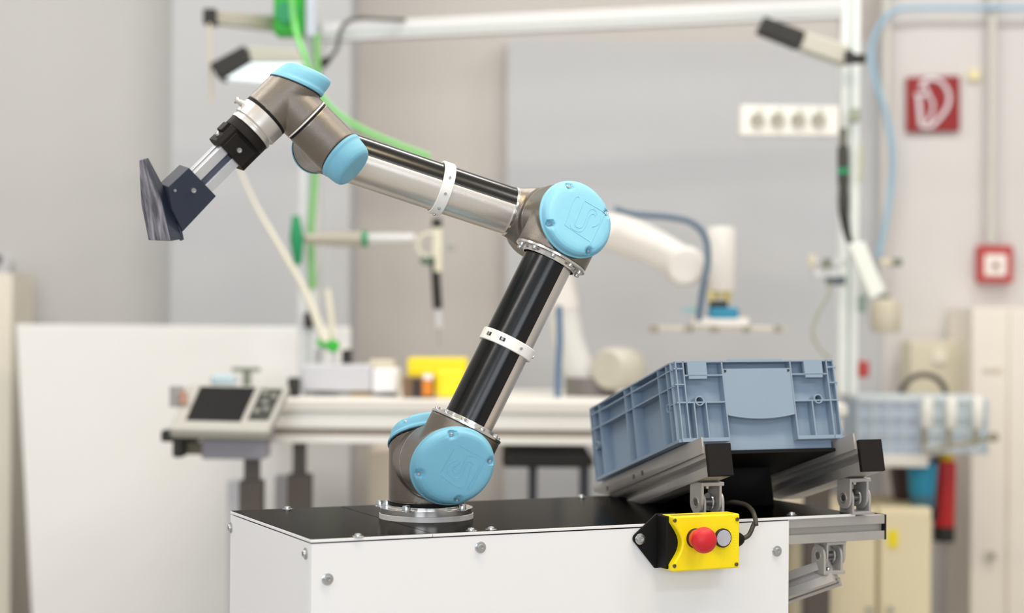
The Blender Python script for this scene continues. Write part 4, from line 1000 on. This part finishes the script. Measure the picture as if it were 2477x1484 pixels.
# fire extinguisher, bucket, cabinets
t = thing('fire_extinguisher', 'tall red cylinder with yellow top and black foot by the cream cupboard', 'fire extinguisher', at(2285, 1320, 5.6))
ax = V((-.02, 0, -1)); a = at(2288, 1108, 5.6)
MB().lathe([(.010, 0), (.030, .012), (.032, .03), (.032, .20), (.030, .22)], frame(a, ax), 24).build('cylinder', mat('ext_red', (200, 30, 34), .35), t)
MB().cyl(.023, -.018, .010, frame(a, ax), 16).build('cap', mat('ext_yellow', (236, 206, 20), .5), t); MB().lathe([(.026, .205), (.033, .21), (.032, .255), (0, .26)], frame(a, ax), 20).build('foot', Mb_blk, t)
pxbox(2256, 1105, 2272, 1262, 5.58, .03).build('holder', mat('dark_navy', (34, 40, 60), .5), t, .003)
t = thing('bucket', 'teal bucket standing on the cream cupboard', 'bucket', at(2228, 1230, 5.35))
c = at(2230, 1228, 5.35)
MB().lathe([(0, 0), (.034, 0), (.046, .13), (.043, .13), (.032, .004)], frame(V((c.x, 5.35, c.z)), zz), 28).build('bucket_body', Mb_teal, t)
MB().lathe([(.0345, 0), (.0385, .036), (.0380, .036)], frame(V((c.x, 5.349, c.z)), zz), 28).build('bucket_base', mat('slate_teal', (60, 104, 126), .5), t)
t = thing('dark_bin', 'dark maroon bin left of the teal bucket', 'bin', at(2180, 1230, 5.45))
fr = [at(2160, 1118, 5.45), at(2212, 1118, 5.45), at(2200, 1226, 5.45), at(2176, 1226, 5.45)]
MB().hexa(fr, [p + V((0, .08, 0)) for p in fr]).build('bin_body', mat('maroon', (72, 46, 42), .5), t, .003)
for (x0_, x1_, lab_) in ((1912, 2121, 'cream steel cupboard right behind the cabinet corner'), (2125, 2254, 'narrower cream cupboard with a small yellow sticker')):
    Y = 5.25; t = thing('steel_cupboard', lab_, 'cupboard', V((at((x0_ + x1_) / 2, 1300, Y).x, Y + .2, 0)), 'cream steel cupboards')
    a, b = at(x0_, 1230, Y), at(x1_, 1230, Y); MB().box(a.x, Y, 0, b.x, Y + .4, a.z).build('cupboard_body', Mb_cream, t, .003)
    MB().box(a.x + .004, Y - .012, .05, b.x - .004, Y - .001, a.z - .01).build('door', Mb_cream, t, .002)
    if x0_ > 2000: pxbox(2147, 1283, 2173, 1326, Y - .0145, .002).build('sticker', mat('sticker_yellow', (238, 220, 20), .5), t)
    h = at(x0_ + (28 if x0_ > 2000 else 190), 1475, Y - .02); MB().cyl(.008, 0, .02, frame(h, (0, -1, 0)), 12).build('door_knob', Mb_gry, t)
t = thing('tall_cabinet', 'tall white cabinet with round lock at the far right', 'cabinet', V((at(2450, 0, 5.75).x, 5.9, 0)))
a, b = at(2352, 745, 5.75), at(2700, 745, 5.75); MB().box(a.x, 5.75, 0, b.x, 6.08, a.z).build('cabinet_body', mat('warm_white', (236, 228, 218), .5), t, .004)
c = at(2442, 745, 5.74); MB().box(c.x, 5.735, .02, b.x, 5.749, c.z - .003).build('door', mat('warm_white', (0, 0, 0)), t, .002)
MB().cyl(.018, 0, .012, frame(at(2394, 1345, 5.75), (0, -1, 0)), 20).build('lock', mat('lock_ring', (210, 202, 190), .5), t); MB().cyl(.007, .010, .02, frame(at(2397, 1344, 5.75), (0, -1, 0)), 12).build('key_hole', mat('lock_dark', (140, 134, 122), .5), t)
pxbox(2378, 888, 2424, 900, 5.745, .01).build('name_slot', mat('slot_beige', (218, 210, 194), .5), t, .002)
